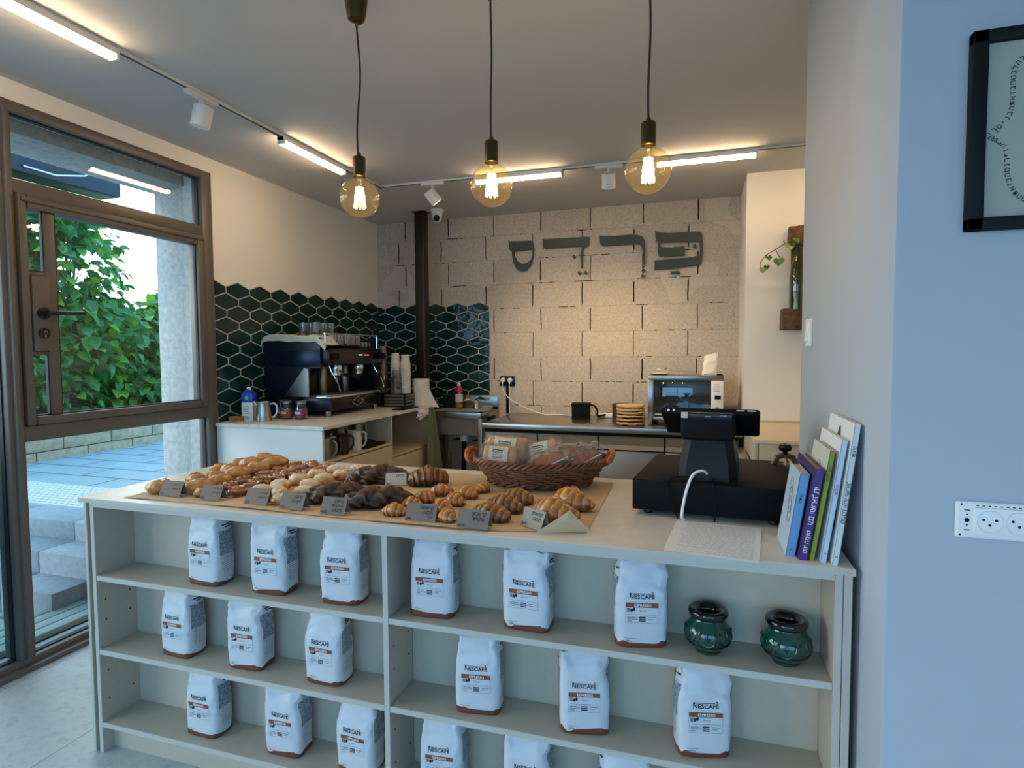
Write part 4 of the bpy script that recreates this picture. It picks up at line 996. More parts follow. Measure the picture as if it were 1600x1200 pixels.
for ph in range(2): g.tube([((.198 + .004 * math.cos(14 * 2 * PI * i / 160 + ph * PI)) * math.cos(2 * PI * i / 160), (.126 + .004 * math.cos(14 * 2 * PI * i / 160 + ph * PI)) * math.sin(2 * PI * i / 160), .012 + .006 * math.sin(14 * 2 * PI * i / 160 + ph * PI)) for i in range(160)], .0046, 6, closed=True)
g.build('braided_rim', wick, t)
g = G(); g.lathe([(.0001, .0), (.185, .0), (.185, .005), (.0001, .005)], 48, sy=.62); g.build('base', wick, t)
for sg in (1, -1):
    g = G(); pts = [(sg * (.262 + .018 * math.sin(PI * i / 20)), .078 * math.cos(PI * i / 20), .086 + .022 * math.sin(PI * i / 20)) for i in range(21)]
    for ph in range(3): g.tube([(p[0] + .005 * math.cos(i * .9 + ph * 2.1), p[1], p[2] + .005 * math.sin(i * .9 + ph * 2.1)) for i, p in enumerate(pts)], .0058, 8)
    g.build('handle', wick_o, t)
bread = pbr('brown_bread', (150, 92, 52), .8, col2=(110, 62, 34), vscale=30, bump=.4, bscale=60)
greens = pbr('salad_green', (74, 110, 48), .6, col2=(120, 60, 80), vscale=60)
lab_m = pbr('cream_label', (214, 200, 172), .7)
def pack(loc, rz, tilt, roll, size, label, kind, seed):
    t = thing('wrapped_sandwich', label, 'sandwich', loc, 0, 'wrapped sandwiches in the basket'); t.rotation_euler = (tilt, roll, rz); L, Wd, H = size; r = random.Random(seed)
    if kind == 'kraft':
        g = G(); g.rbox((-L / 2, -Wd / 2, 0), (L / 2, Wd / 2, H), .012, seg=3)
        for i in range(len(g.v)): g.v[i] += noise.noise_vector(g.v[i] * 22 + Vector((seed, 0, 0))) * .004
        g.build('paper_sleeve', kraft, t)
        g = G(); g.grid(6, 5, lambda u, v: (-L * .32 + L * .56 * u, -Wd / 2 - .0012 - .004 * math.sin(v * PI), H * (.12 + .78 * v))); g.build('label', lab_m, t)
        g = G(); P = lambda x, z: (x - L * .04, -Wd / 2 - .0068, z)
        for k in range(3): g.grid(2, 2, lambda u, v: P(-L * .16 + L * .30 * u, H * (.60 - k * .12) + .0022 * v))
        g.tube([P(-L * .15, H * .74), P(-L * .15, H * .66), P(-L * .15, H * .72), P(L * .14, H * .70), P(L * .15, H * .63)], .0014, 5); g.build('label_print', ink, t)
    else:
        g = G(); g.prism([(-L / 2, -Wd / 2, 0), (L / 2, -Wd / 2, 0), (L / 2, -Wd / 2 + .012, H * .5), (0, -Wd / 2 + .02, H), (-L / 2, -Wd / 2 + .012, H * .5)], (0, Wd * .32, 0)); g.build('bread_slice', bread, t)
        g = G(); g.prism([(-L / 2, Wd * .1, 0), (L / 2, Wd * .1, 0), (L / 2, Wd * .1, H * .5), (0, Wd * .1, H), (-L / 2, Wd * .1, H * .5)], (0, Wd * .3, 0)); g.build('bread_slice', bread, t)
        g = G()
        for k in range(26): g.sphere((r.uniform(-L / 2, L / 2), r.uniform(-Wd * .2, Wd * .12), H * r.uniform(.1, .82)), r.uniform(.006, .011), 0, 7, 5, (1, .7, .5))
        g.build('filling', greens, t)
        g = G(); g.rbox((-L / 2 - .004, -Wd / 2 - .004, -.002), (L / 2 + .004, Wd / 2 + .002, .002), .001); g.build('card_tray', card_w, t)
    g = G(); off = Vector((seed * 3.3, seed, 0)); nu, nv = 36, 18
    def fn(u, v):
        a = 2 * PI * u; s = 2 * v - 1; e = max(0, 1 - abs(s) ** 6) ** .5; c, q = math.cos(a), math.sin(a)
        p = Vector((s * (L / 2 + .024), math.copysign(abs(c) ** .6, c) * (Wd / 2 + .009) * (.25 + .75 * e), H / 2 + math.copysign(abs(q) ** .6, q) * (H / 2 + .008) * (.2 + .8 * e)))
        return p + noise.noise_vector(p * 34 + off) * .008
    g.grid(nu, nv, fn, 0, True); g.build('clear_wrap', film, t, ang=25)
bx = lambda x, y, z: (-.548 + x * .988 - y * .156, 2.055 + x * .156 + y * .988, ZT + z + .014)
pack(bx(-.135, -.060, .052), .12, -.55, .06, (.125, .050, .082), 'kraft wrapped sandwich with a cream label in the left front of the basket', 'kraft', 1)
pack(bx(-.125, .045, .062), .05, -.40, .05, (.150, .050, .090), 'kraft wrapped sandwich standing tallest at the back left of the basket', 'kraft', 2)
pack(bx(.015, .045, .058), .10, -.50, -.25, (.125, .046, .080), 'kraft wrapped sandwich in the middle of the basket', 'kraft', 3)
pack(bx(.045, -.070, .050), .35, -.75, -.42, (.150, .060, .066), 'dark bread sandwich tilted on its tray in the front middle of the basket', 'bread', 4)
pack(bx(.115, .030, .062), .45, -.55, -.38, (.130, .060, .070), 'dark bread sandwich leaning behind the tilted one', 'bread', 5)
pack(bx(.175, -.010, .060), .40, -.70, -.45, (.120, .055, .058), 'dark bread sandwich with greens at the right end of the basket', 'bread', 6)

# ================================================================ TILL, CABLES, PAPER, BOOKS
rz = math.radians(-5.2)
t = thing('cash_drawer', 'black metal cash drawer standing on the worktop', 'cash drawer', (-.178, 1.750, ZT), rz)
g = G(); g.rbox((0, 0, .016), (.425, .460, .106), .003); g.build('housing', black, t)
g = G(); g.box((.004, -.0006, .019), (.421, .0006, .020)); g.box((.004, -.0006, .1005), (.421, .0006, .1012)); g.build('seam', black_g, t)
for a, b in ((.04, .04), (.385, .04), (.04, .42), (.385, .42)): g = G(); g.lathe([(.012, 0), (.015, .004), (.014, .0165)], 16, (a, b, 0)); g.build('foot', black_g, t)
t = thing('till_terminal', 'black till terminal seen from behind on the cash drawer', 'till', (.045, 1.93, ZT + .106), rz)
g = G()
lv = [(-.082, .082, -.155, .075, 0), (-.082, .082, -.155, .075, .012), (-.079, .079, -.148, .070, .05), (-.070, .070, -.135, .055, .10), (-.066, .066, -.125, .05, .145)]
vs = []
for x0, x1, y0, y1, z in lv: 
    c = .022; vs += [(x0 + c, y0, z), (x1 - c, y0, z), (x1, y0 + c, z), (x1, y1 - c, z), (x1 - c, y1, z), (x0 + c, y1, z), (x0, y1 - c, z), (x0, y0 + c, z)]
fs = [(7, 6, 5, 4, 3, 2, 1, 0), tuple(32 + i for i in range(8))] + [(k * 8 + i, k * 8 + (i + 1) % 8, k * 8 + 8 + (i + 1) % 8, k * 8 + 8 + i) for k in range(4) for i in range(8)]
g.put(vs, fs); g.build('stand', pbr('blue_black_plastic', (8, 10, 13), .5, spec=.3), t, ang=30)
g = G(); g.T = Matrix.Translation((0, -.045, .165)) @ Matrix.Rotation(math.radians(-28), 4, 'X'); g.rbox((-.140, -.070, -.010), (.140, .105, .012), .008); g.build('screen', black, t)
g = G(); g.T = Matrix.Translation((0, -.045, .165)) @ Matrix.Rotation(math.radians(-28), 4, 'X')
for x in (-.116, -.100): g.tube([(x, -.0712, .0), (x, -.0695, .0)], .0038, 12)
for x in (.088, .118): g.rbox((x - .012, -.0708, .003), (x + .010, -.069, .006), .001)
g.build('port', wht, t)
g = G(); g.rbox((-.074, -.165, .118), (.074, -.02, .196), .010, seg=3); g.build('printer_cover', black, t)
g = G(); g.rbox((-.068, -.1655, .178), (.068, -.150, .1985), .004); g.build('printer_slot', black_g, t)
g = G(); g.box((-.072, -.1664, .182), (-.054, -.1655, .199)); g.build('sticker', card_w, t)
g = G(); g.box((-.006, -.1662, .186), (.008, -.1655, .190)); g.box((.034, -.1662, .190), (.052, -.1655, .193)); g.build('printed_mark', ink_g, t)
def cable(name, label, pts, r, m, cat='cable'):
    P = [Vector(p) for p in pts]; out = []
    for i in range(len(P) - 1):
        p0, p1, p2, p3 = P[max(i - 1, 0)], P[i], P[i + 1], P[min(i + 2, len(P) - 1)]
        for k in range(8):
            s = k / 8; out.append(.5 * ((2 * p1) + (p2 - p0) * s + (2 * p0 - 5 * p1 + 4 * p2 - p3) * s * s + (3 * p1 - p0 - 3 * p2 + p3) * s ** 3))
    out.append(P[-1]); g = G(); g.tube(out, r, 8); o = g.build(name, m, org=P[0]); return tag(o, label, cat)
cable('cable', 'thick white cable looping from the till over the cash drawer edge', [(.035, 1.785, 1.012), (.020, 1.765, 1.028), (-.006, 1.745, 1.020), (-.022, 1.725, .985), (-.032, 1.716, .940), (-.036, 1.712, .905), (-.030, 1.72, .8945)], .0042, wht)
cable('cable', 'thin black cable hanging over the cash drawer left of the white one', [(.000, 1.785, 1.004), (-.050, 1.768, 1.006), (-.075, 1.742, .996), (-.072, 1.724, .97), (-.058, 1.722, .93), (-.048, 1.724, .8945)], .0022, black)
cable('cable', 'thin black cable hanging straight down the middle of the cash drawer', [(.048, 1.770, 1.006), (.049, 1.740, 1.006), (.049, 1.716, .990), (.054, 1.713, .94), (.052, 1.716, .8945)], .0022, black)
t = thing('printed_sheet', 'white printed sheet of paper lying before the cash drawer', 'paper', (.03, 1.57, ZT)); o_ = t.location
P4 = [Vector((-.073, 1.447, ZT + .0006)), Vector((.140, 1.417, ZT + .0006)), Vector((.172, 1.700, ZT + .0006)), Vector((-.050, 1.715, ZT + .0006))]
pm = lambda u, v, dz=0.: tuple(P4[0].lerp(P4[1], u).lerp(P4[3].lerp(P4[2], u), v) + Vector((0, 0, dz)))
g = G(); g.prism([P4[0], P4[1], P4[2], P4[3]], (0, 0, .0005)); g.build('sheet', paper_w, t, org=o_, smooth=False)
g = G()
for k in range(30):
    v = .05 + .88 * k / 29; a = .94; b = (.10, .42, .18, .55, .12)[k % 5] if k < 8 or k % 7 == 3 else .12
    x = a
    while x > b + .03:
        w = rnd.uniform(.02, .07); g.poly([pm(max(b, x - w), v, .0008), pm(x, v, .0008), pm(x, v + .007, .0008), pm(max(b, x - w), v + .007, .0008)]); x -= w + .012
g.build('print_lines', pbr('faint_grey_print', (172, 176, 184), .8), t, org=o_, smooth=False)

def book(x, y, w, d, h, lean, cover, pages, label, spine, front_mark=None, rz=0.):
    """upright book, spine towards the room, leaning to the right by `lean`"""
    t = thing('book', label, 'book', (x, y, ZT + .0005), 0, 'books against the partition wall'); t.rotation_euler = (0, lean, rz)
    b = .0022
    g = G(); g.rbox((0, 0, 0), (b, d, h), .0008, 0, 1); g.rbox((w - b, 0, 0), (w, d, h), .0008, 0, 1); g.rbox((0, 0, 0), (w, b, h), .0008, 1, 1); g.build('cover', cover, t)
    g = G(); g.box((b, b, .003), (w - b, d - .004, h - .003)); g.build('page_block', pages, t, smooth=False)
    if spine:
        g = G()
        for (txt, size, z, m) in spine: g.text(txt, size, lambda a, c: (w / 2 - c + size * .34, -.0006, z + a * -1), m, .008)
        g.build('spine_lettering', [ink, ink_w, navy_m], t, recalc=False, smooth=False)
    if front_mark: front_mark(t, w, d, h)
pages = pbr('book_pages', (206, 198, 182), .85, bump=.4, bscale=300)
pages_g = pbr('grey_book_pages', (150, 138, 122), .85, bump=.4, bscale=300)
bk = lambda n, c: pbr(n, c, .4)
wb = bk('white_book_cover', (222, 226, 230))
def fm_marks(t, w, d, h):
    g = G()
    for k in range(4): a = [(-.0006, d * .3 + .018 * math.cos(2 * PI * i / 16) + .01 * k, h * (.45 + .11 * k) + .02 * math.sin(2 * PI * i / 16)) for i in range(16)]; g.tube(a, .0008, 4, closed=True)
    g.build('cover_drawing', ink_g, t)
figm = pbr('dark_fig_print', (40, 44, 42), .5, col2=(80, 70, 40), vscale=20)
def fm_figs(t, w, d, h):
    g = G(); r = random.Random(2)
    for k, (a, b, s) in enumerate(((.10, .86, 1.0), (.05, .62, .9), (.06, .48, 1.0), (.04, .30, 1.3), (.12, .24, 1.1), (.05, .10, 1.0), (.15, .66, 1.1), (.16, .42, 1.2))):
        g.poly([(-.0006, a * d / .2 + .016 * s * math.cos(2 * PI * i / 14) * (1 - .3 * math.sin(2 * PI * i / 14)), h * b + .028 * s * math.sin(2 * PI * i / 14)) for i in range(14)])
    g.build('cover_drawing', figm, t, recalc=False)
book(.203, 1.487, .021, .150, .199, .145, [bk('pale_blue_cover', (176, 196, 214)), bk('sky_blue_spine', (104, 152, 196))], pages, 'light blue book, shortest and leftmost of the leaning row', [(heb('ילדים'), .010, .14, 2), ('≡', .010, .018, 2)], fm_marks)
book(.2275, 1.466, .019, .235, .216, .150, [bk('violet_cover', (60, 42, 96)), bk('violet_spine', (72, 36, 118))], pages_g, 'thick purple book with white spine letters', [(heb('עם ישראל חי'), .017, .130, 1), (heb('סוד הקיום'), .013, .045, 1)])
book(.2500, 1.469, .0115, .190, .258, .152, [bk('cream_cover', (196, 202, 190)), bk('olive_green_spine', (136, 142, 30))], pages, 'thin book with an olive green spine', [(heb('משלי עם'), .009, .205, 0), ('≡', .008, .020, 0)], fm_marks)
book(.2725, 1.462, .0125, .225, .285, .136, [wb, bk('ice_blue_spine', (190, 206, 228))], pages, 'pale blue-white book second tallest in the leaning row', [(heb('שבילים'), .008, .17, 2), ('≡', .008, .022, 2)])
book(.2935, 1.450, .0130, .250, .322, .122, [wb, bk('white_book_spine', (208, 220, 224))], pages_g, 'tallest white book with dark fig drawings, against the partition', [(heb('תאנים'), .010, .26, 0), (heb('מטבח ארץ ישראל'), .013, .145, 0), ('≡', .009, .02, 0)], fm_figs)

t = thing('coffee_mill', 'old wooden hand coffee mill with a black knob, behind the cash drawer', 'coffee mill', (.283, 2.12, ZT), math.radians(8))
g = G(); g.rbox((-.034, -.034, 0), (.034, .034, .075), .004); g.rbox((-.040, -.040, 0), (.040, .040, .010), .003); g.build('wooden_box', wood_o, t)
g = G(); g.rbox((-.022, -.0365, .016), (.022, -.034, .048), .003); g.build('drawer', wood_d, t)
g = G(); g.tube([(-.036, 0, .070), (-.035, 0, .105), (-.024, 0, .128), (0, 0, .136), (.024, 0, .128), (.035, 0, .105), (.036, 0, .070)], .006, 8, flat=1.6); g.tube([(0, -.034, .076), (0, -.030, .115), (0, 0, .136)], .004, 8); g.build('metal_arch', pbr('aged_brass', (120, 92, 60), .45, metal=.6), t)
g = G(); g.lathe([(.030, .075), (.030, .090), (.020, .104), (.0001, .108)], 24); g.build('hopper', steel_d, t)
g = G(); g.lathe([(.006, .134), (.008, .146), (.019, .152), (.021, .160), (.016, .171), (.0001, .176)], 20); g.build('knob', black_g, t)

# ================================================================ COFFEE COUNTER AND MACHINE
t = thing('coffee_cabinet', 'pale cabinet with open shelves and drawers under the coffee machine', 'cabinet', (-2.4, 3.5, 0)); o_ = t.location
kb = pbr('warm_laminate', (206, 190, 160), .5, var=.06, vscale=20)
def kp(nm, a, b, m=kb): g = G(); g.rbox(a, b, .0015, seg=1); return g.build(nm, m, t, org=o_)
kp('end_panel', (-2.765, 2.842, 0), (-2.022, 2.860, .935), pbr('white_end_panel', (222, 226, 226), .45))
kp('end_panel', (-2.755, 4.310, 0), (-2.022, 4.328, .935)); kp('divider_panel', (-2.755, 3.630, .10), (-2.022, 3.646, .935))
kp('back_panel', (-2.762, 2.860, 0), (-2.752, 4.310, .935)); kp('shelf', (-2.752, 2.860, .736), (-2.024, 3.630, .752)); kp('shelf', (-2.752, 3.646, .640), (-2.024, 4.310, .655))
kp('plinth', (-2.10, 2.86, 0), (-2.085, 4.31, .10))
for a, b, z1 in ((2.863, 3.627, .733), (3.649, 4.307, .637)):
    n = 2
    for k in range(n):
        q = kp('drawer', (-2.042, a, .11 + k * (z1 - .11) / n), (-2.021, b, .11 + (k + 1) * (z1 - .11) / n - .004))
g = G(); g.rbox((-2.766, 2.832, .936), (-2.008, 4.335, ZK), .0015, seg=1); b = g.build('coffee_worktop', lam_top, org=(-2.4, 3.5, .936)); tag(b, 'pale worktop under the coffee machine', 'worktop')

t = thing('espresso_machine', 'black two group espresso machine with dark blue side panels', 'coffee machine', (-2.5, 3.62, ZK)); o_ = t.location
Y0, Y1 = 3.255, 3.965
g = G(); g.rbox((-2.74, Y0 + .03, ZK + .035), (-2.275, Y1 - .01, 1.085), .008); g.build('base_body', black_g, t, org=o_)
g = G(); g.rbox((-2.745, Y0 + .035, 1.08), (-2.47, Y1 - .02, 1.42), .01); g.build('rear_body', black_g, t, org=o_)
g = G(); g.rbox((-2.745, Y0 + .02, 1.295), (-2.262, Y1 - .02, 1.405), .012, seg=3); g.build('group_housing', black_g, t, org=o_)
g = G(); g.prism([(-2.752, Y0, .985), (-2.50, Y0, .985), (-2.50, Y0, 1.10), (-2.40, Y0, 1.278), (-2.318, Y0, 1.278), (-2.318, Y0, 1.400), (-2.32, Y0, 1.475), (-2.752, Y0, 1.475)], (0, .03, 0)); g.build('side_panel', navy_m, t, org=o_, smooth=False)
g = G(); g.rbox((-2.66, Y0 - .003, 1.285), (-2.316, Y0 + .004, 1.392), .003); g.build('side_badge', pbr('steel_blue_panel', (16, 34, 58), .3, metal=.4), t, org=o_)
g = G(); g.rbox((-2.745, Y1 - .03, .985), (-2.32, Y1, 1.475), .006); g.build('side_panel', black, t, org=o_)
g = G(); g.rbox((-2.45, Y0 + .028, ZK + .035), (-2.268, Y0 + .05, 1.060), .004); g.build('lower_side_panel', navy_m, t, org=o_)
g = G(); g.rbox((-2.48, Y0 + .02, 1.078), (-2.262, Y1 - .005, 1.092), .005); g.build('drip_tray_rim', chrome, t, org=o_)
g = G()
for k in range(26): g.rbox((-2.46, Y0 + .05 + k * .0245, 1.090), (-2.28, Y0 + .062 + k * .0245, 1.096), .002)
g.build('drip_grate', steel_d, t, org=o_)
g = G()
for a in (-2.74, -2.30): g.tube([(a, Y0 + .025, 1.50), (a, Y1 - .03, 1.50)], .005, 8)
for a in (-2.74, -2.30):
    for y in (Y0 + .03, Y1 - .035): g.tube([(a, y, 1.40), (a, y, 1.50)], .005, 8)
g.build('cup_rail', chrome, t, org=o_)
for yy in (3.47, 3.74):
    g = G(); c = Vector((-2.345, yy, 1.285)); g.lathe([(.036, .012), (.040, -.01), (.038, -.035), (.034, -.042)], 24, c); gh = g.build('group_head', chrome, t, org=o_)
    g = G(); g.lathe([(.034, -.042), (.035, -.062), (.020, -.072), (.010, -.085), (.008, -.10)], 20, c); g.tube([c + Vector((.03, 0, -.055)), c + Vector((.06, 0, -.058))], .006, 8); g.build('portafilter_basket', steel, gh, org=o_)
    g = G(); g.tube([c + Vector((.055, 0, -.057)), c + Vector((.075, .004, -.060)), c + Vector((.165, .02, -.072)), c + Vector((.172, .021, -.073))], [.009, .012, .015, .011], 12); g.build('portafilter_handle', black, gh, org=o_)
    g = G(); g.rbox((-2.47, yy - .035, 1.09), (-2.44, yy + .035, 1.29), .01); g.build('splash_plate', steel, t, org=o_)
for yy, dx in ((3.335, .02), (3.885, .03)):
    g = G(); g.tube([(-2.31, yy, 1.30), (-2.295, yy, 1.26), (-2.28 + dx, yy + .02, 1.18), (-2.27 + dx, yy + .035, 1.12)], .0048, 8); g.build('steam_wand', chrome, t, org=o_)
for yy in (Y0 + .06, Y1 - .05): g = G(); g.tube([(-2.262, yy, 1.352), (-2.235, yy, 1.352), (-2.225, yy, 1.352)], [.022, .022, .018], 20); g.build('steam_knob', black, t, org=o_)
g = G()
for k in range(3): g.rbox((-2.2625, 3.62 + k * .018, 1.357), (-2.2605, 3.63 + k * .018, 1.364), .001)
g.build('white_buttons', wht_led, t, org=o_)
g = G()
for k in range(5): g.rbox((-2.2625, 3.69 + k * .013, 1.356), (-2.2605, 3.70 + k * .013, 1.363), .001)
g.build('red_buttons', red_led, t, org=o_)
g = G(); pts = [(-2.2735, 3.615 + .055 * math.cos(a) * (1 + .25 * math.cos(2 * a)), 1.037 + .026 * math.sin(a) * (1 + .2 * math.cos(4 * a))) for a in [2 * PI * i / 32 for i in range(32)]]; g.tube(pts, .0028, 6, closed=True)
for q in (-.5, .5): g.tube([(-2.2735, 3.615 + q * .03, 1.030), (-2.2735, 3.615 + q * .01, 1.045), (-2.2735, 3.615 + q * .03, 1.045)], .0022, 6)
g.build('emblem', chrome, t, org=o_)
g = G(); pts = [(-2.50 + .022 * math.cos(a), Y0 + .0345, 1.13 + .03 * math.sin(a)) for a in [2 * PI * i / 20 for i in range(20)]]; g.tube(pts, .0022, 6, closed=True); g.build('emblem', chrome, t, org=o_)
for a, y in ((-2.31, Y0 + .06), (-2.31, Y1 - .06), (-2.70, Y0 + .06), (-2.70, Y1 - .06)): g = G(); g.lathe([(.018, 0), (.020, .006), (.020, .036)], 20, (a, y, ZK)); g.build('foot', steel, t, org=o_)
g = G(); g.prism([(-2.60, Y0 - .004, 1.09), (-2.41, Y0 - .004, 1.09), (-2.41, Y0 - .004, 1.27), (-2.44, Y0 - .004, 1.278)], (0, .008, 0)); g.build('splash_wing', steel, t, org=o_, smooth=False)
t = thing('draped_cloth', 'pale green cloth draped over the near end of the espresso machine', 'cloth', (-2.52, 3.30, 1.475))
def cl(u, v, o=0.):
    x = -2.78 + .52 * u; y = Y0 - .012 + .16 * v; z = 1.489 + .010 * noise.noise(Vector((u * 6, v * 3, 2))) + .014 * math.sin(u * 7) * .4
    if v < .25: z -= (.25 - v) * .15; y = Y0 - .010 - .004 * noise.noise(Vector((u * 8, v * 6, 0)))
    if u > .84: z -= (u - .84) * .42; x -= (u - .84) * .10
    if u < .06: z -= (.06 - u) * .9
    return (x, y, max(z, 1.36) + o)
g = G(); g.grid(40, 16, lambda u, v: cl(u, v)); g.grid(40, 16, lambda u, v: cl(u, v, .004)); g.build('cloth', towel_p, t, org=t.location, ang=80)
def tumbler(loc, label, h=.082, r=.034):
    t = thing('tumbler', label, 'glass', loc, rnd.uniform(0, 6), 'upturned glasses on the espresso machine')
    g = G(); g.lathe([(.0001, .0), (r * .80, .0), (r * .84, .004), (r, h), (r - .002, h), (r * .80, .010), (.0001, .010)], 20, cap=False); g.build('glass_body', tumb, t); return t
tp = None; k = 0
for j, x in enumerate((-2.66, -2.585, -2.51, -2.435, -2.36)):
    for i, y in enumerate((3.46, 3.535, 3.61, 3.685, 3.76)):
        if j == 0 and i == 4: continue
        lab = 'clear glass tumbler standing on top of the espresso machine'
        if tp is None: tp = tumbler((x, y, 1.423), lab)
        else: dup(tp, (x + rnd.uniform(-.006, .006), y + rnd.uniform(-.006, .006), 1.423), rnd.uniform(0, 6))
for i in range(3): o = dup(tp, (-2.37, 3.835 + i * .05, 1.408), 0, 'small shot glass at the far end of the glasses on the coffee machine', scale=(.62, .62, .55), group='small glasses on the espresso machine')
for j in range(2):
    for i in range(3): dup(tp, (-2.63 + j * .10, 3.51 + i * .085, 1.507), rnd.uniform(0, 6), 'clear glass tumbler stacked on the other glasses', group='upper glasses on the espresso machine')
g = G(); g.rbox((-2.735, 3.42, 1.4215), (-2.32, 3.80, 1.423), .0005); o = g.build('rubber_mat', black, org=(-2.5, 3.6, 1.4215)); tag(o, 'black mat under the glasses on the espresso machine', 'mat')

t = thing('milk_carton', 'white milk carton with blue top on the coffee worktop', 'carton', (-2.665, 3.005, ZK), math.radians(18)); w = .034
g = G(); g.rbox((-w, -w, 0), (w, w, .115), .002); g.build('carton_body', paper_w, t)
bl = pbr('bright_blue_print', (36, 74, 178), .35)
g = G(); g.rbox((-w - .0004, -w - .0004, .115), (w + .0004, w + .0004, .168), .002); g.prism([(-w, -w, .168), (w, -w, .168), (0.006, -w * .6, .196), (-.006, -w * .6, .196)], (0, 2 * w * .8, 0)); g.build('blue_top', bl, t)
g = G(); g.lathe([(.013, 0), (.014, .014), (.010, .018)], 18, (0.002, -.004, .190)); g.build('cap', wht, t)
g = G(); g.put([(.012 * math.cos(a), -w - .0010, .143 + .012 * math.sin(a)) for a in [2 * PI * i / 16 for i in range(16)]], [tuple(range(16))]); g.build('round_mark', pbr('pale_green_print', (120, 190, 140), .5), t)
g = G()
for k in range(5): g.box((-.026, -w - .0008, .045 + k * .011), (.020 - .006 * (k % 3), -w, .048 + k * .011))
for k in range(9): g.box((-.016 + k * .0036, -w - .0008, .008), (-.0145 + k * .0036, -w, .030))
g.build('print_lines', pbr('blue_grey_print', (90, 100, 140), .5), t)
def jug(loc, label, m, h=.115, r=.043, rz=0., grp='milk jugs on the open shelf', lidm=None):
    t = thing('milk_jug', label, 'jug', loc, rz, grp)
    g = G(); g.lathe([(.0001, 0), (r, 0), (r * 1.01, .006), (r * .98, h * .5), (r * .86, h * .86), (r * .90, h), (r * .87, h), (r * .82, h * .85), (r * .94, h * .4), (.0001, .006)], 28, cap=False); g.build('jug_body', m, t)
    g = G(); g.tube([(r * .86, 0, h * .88), (r * 1.35, 0, h * .92), (r * 1.72, 0, h * .78), (r * 1.70, 0, h * .42), (r * 1.35, 0, h * .20), (r * .96, 0, h * .18)], .0048, 8, flat=1.4); g.build('handle', m, t)
    g = G(); g.prism([(-r * .84, -.014, h * .86), (-r * .88, .014, h * .86), (-r * 1.22, 0, h * 1.02)], (.004, 0, .004)); g.build('spout', m, t)
    if lidm: g = G(); g.lathe([(r * .88, h), (r * .86, h + .008), (.008, h + .014), (.008, h + .026), (.0001, h + .028)], 24); g.build('lid', lidm, t)
    return t
jug((-2.555, 3.000, ZK), 'steel milk jug beside the blue topped carton', steel, .118, .046, .6)
def jar(loc, label, lc, rz=0.):
    t = thing('glass_jar', label, 'jar', loc, rz, 'labelled jars before the coffee machine'); r = .041
    g = G(); g.lathe([(.0001, 0), (.034, 0), (.038, .006), (r, .04), (.039, .075), (.030, .095), (.030, .103), (.028, .103), (.028, .094), (.036, .074), (.038, .04), (.034, .008), (.0001, .006)], 28, cap=False); g.build('jar_body', jarg, t)
    g = G(); g.lathe([(.0001, .008), (.032, .008), (.036, .04), (.036, .062), (.0001, .066)], 20); g.build('contents', pbr('jar_contents', (88, 60, 40), .8, col2=(150, 120, 90), vscale=120), t)
    g = G(); g.lathe([(.032, .100), (.033, .102), (.033, .114), (.030, .116), (.0001, .116)], 28); g.build('lid', steel, t)
    g = G(); g.grid(14, 2, lambda u, v: ((r + .001) * math.cos(-PI * .95 + u * PI * .9), (r + .001) * math.sin(-PI * .95 + u * PI * .9), .022 + .038 * v)); g.build('label', lc, t)
    g = G()
    for k in range(2): g.grid(8, 2, lambda u, v: ((r + .0018) * math.cos(-PI * .72 + u * PI * .4), (r + .0018) * math.sin(-PI * .72 + u * PI * .4), .036 + .009 * k + .004 * v))
    g.build('label_print', ink_w, t)
jar((-2.487, 3.130, ZK), 'glass jar with an orange brown label between jug and purple jar', pbr('orange_brown_label', (150, 84, 50), .6))
jar((-2.385, 3.140, ZK), 'glass jar with a purple label in front of the coffee machine', pbr('purple_label', (132, 36, 108), .6))
jar((-2.560, 3.185, ZK), 'glass jar half hidden behind the steel jug', pbr('brown_label', (120, 100, 70), .6))
g = G(); g.rbox((-.040, -.028, 0), (.040, .028, .030), .002); o = g.build('wooden_block', wood_p, org=(0, 0, 0)); o.location = (-2.712, 2.950, ZK); tag(o, 'small wooden block box at the window end of the coffee worktop', 'box')
t = thing('bottle_rack', 'dark rack of black capsules behind the milk carton', 'rack', (-2.722, 3.075, ZK))
g = G()
for i in range(2):
    for k in range(5): g.tube([(-.012 + i * .036, -.03, .022 + k * .036), (-.012 + i * .036, .03, .022 + k * .036)], [.012, .016], 14)
g.build('capsules', black_g, t); g = G(); g.rbox((-.038, -.035, 0), (-.032, .035, .19), .002); g.rbox((.034, -.035, 0), (.040, .035, .19), .002); g.rbox((-.038, -.035, 0), (.040, .035, .006), .002); g.build('rack_frame', black, t)

t = thing('slatted_box', 'grey slatted box carrying the cup stacks right of the coffee machine', 'box', (-2.28, 4.12, ZK)); o_ = t.location
g = G(); g.rbox((-2.46, 4.03, ZK), (-2.125, 4.19, 1.060), .004); g.build('box_body', black, t, org=o_)
g = G()
for k in range(4): g.rbox((-2.127, 4.04, ZK + .010 + k * .023), (-2.119, 4.185, ZK + .026 + k * .023), .002); 
for k in range(4): g.rbox((-2.30, 4.022, ZK + .010 + k * .023), (-2.13, 4.031, ZK + .026 + k * .023), .002)
g.build('slats', pbr('grey_wood_slat', (104, 96, 88), .6), t, org=o_)
def cup(loc, label, m, grp, h=.085, r=.040):
    t = thing('takeaway_cup', label, 'cup', loc, 0, grp)
    g = G(); g.lathe([(.0001, h), (r * .70, h), (r * .985, .006), (r * 1.03, .004), (r * 1.03, 0), (r * .97, 0), (r * .67, h - .004)], 24, cap=False); g.build('cup_body', m, t); return t
pcup = pbr('white_paper_cup', (214, 206, 192), .7)
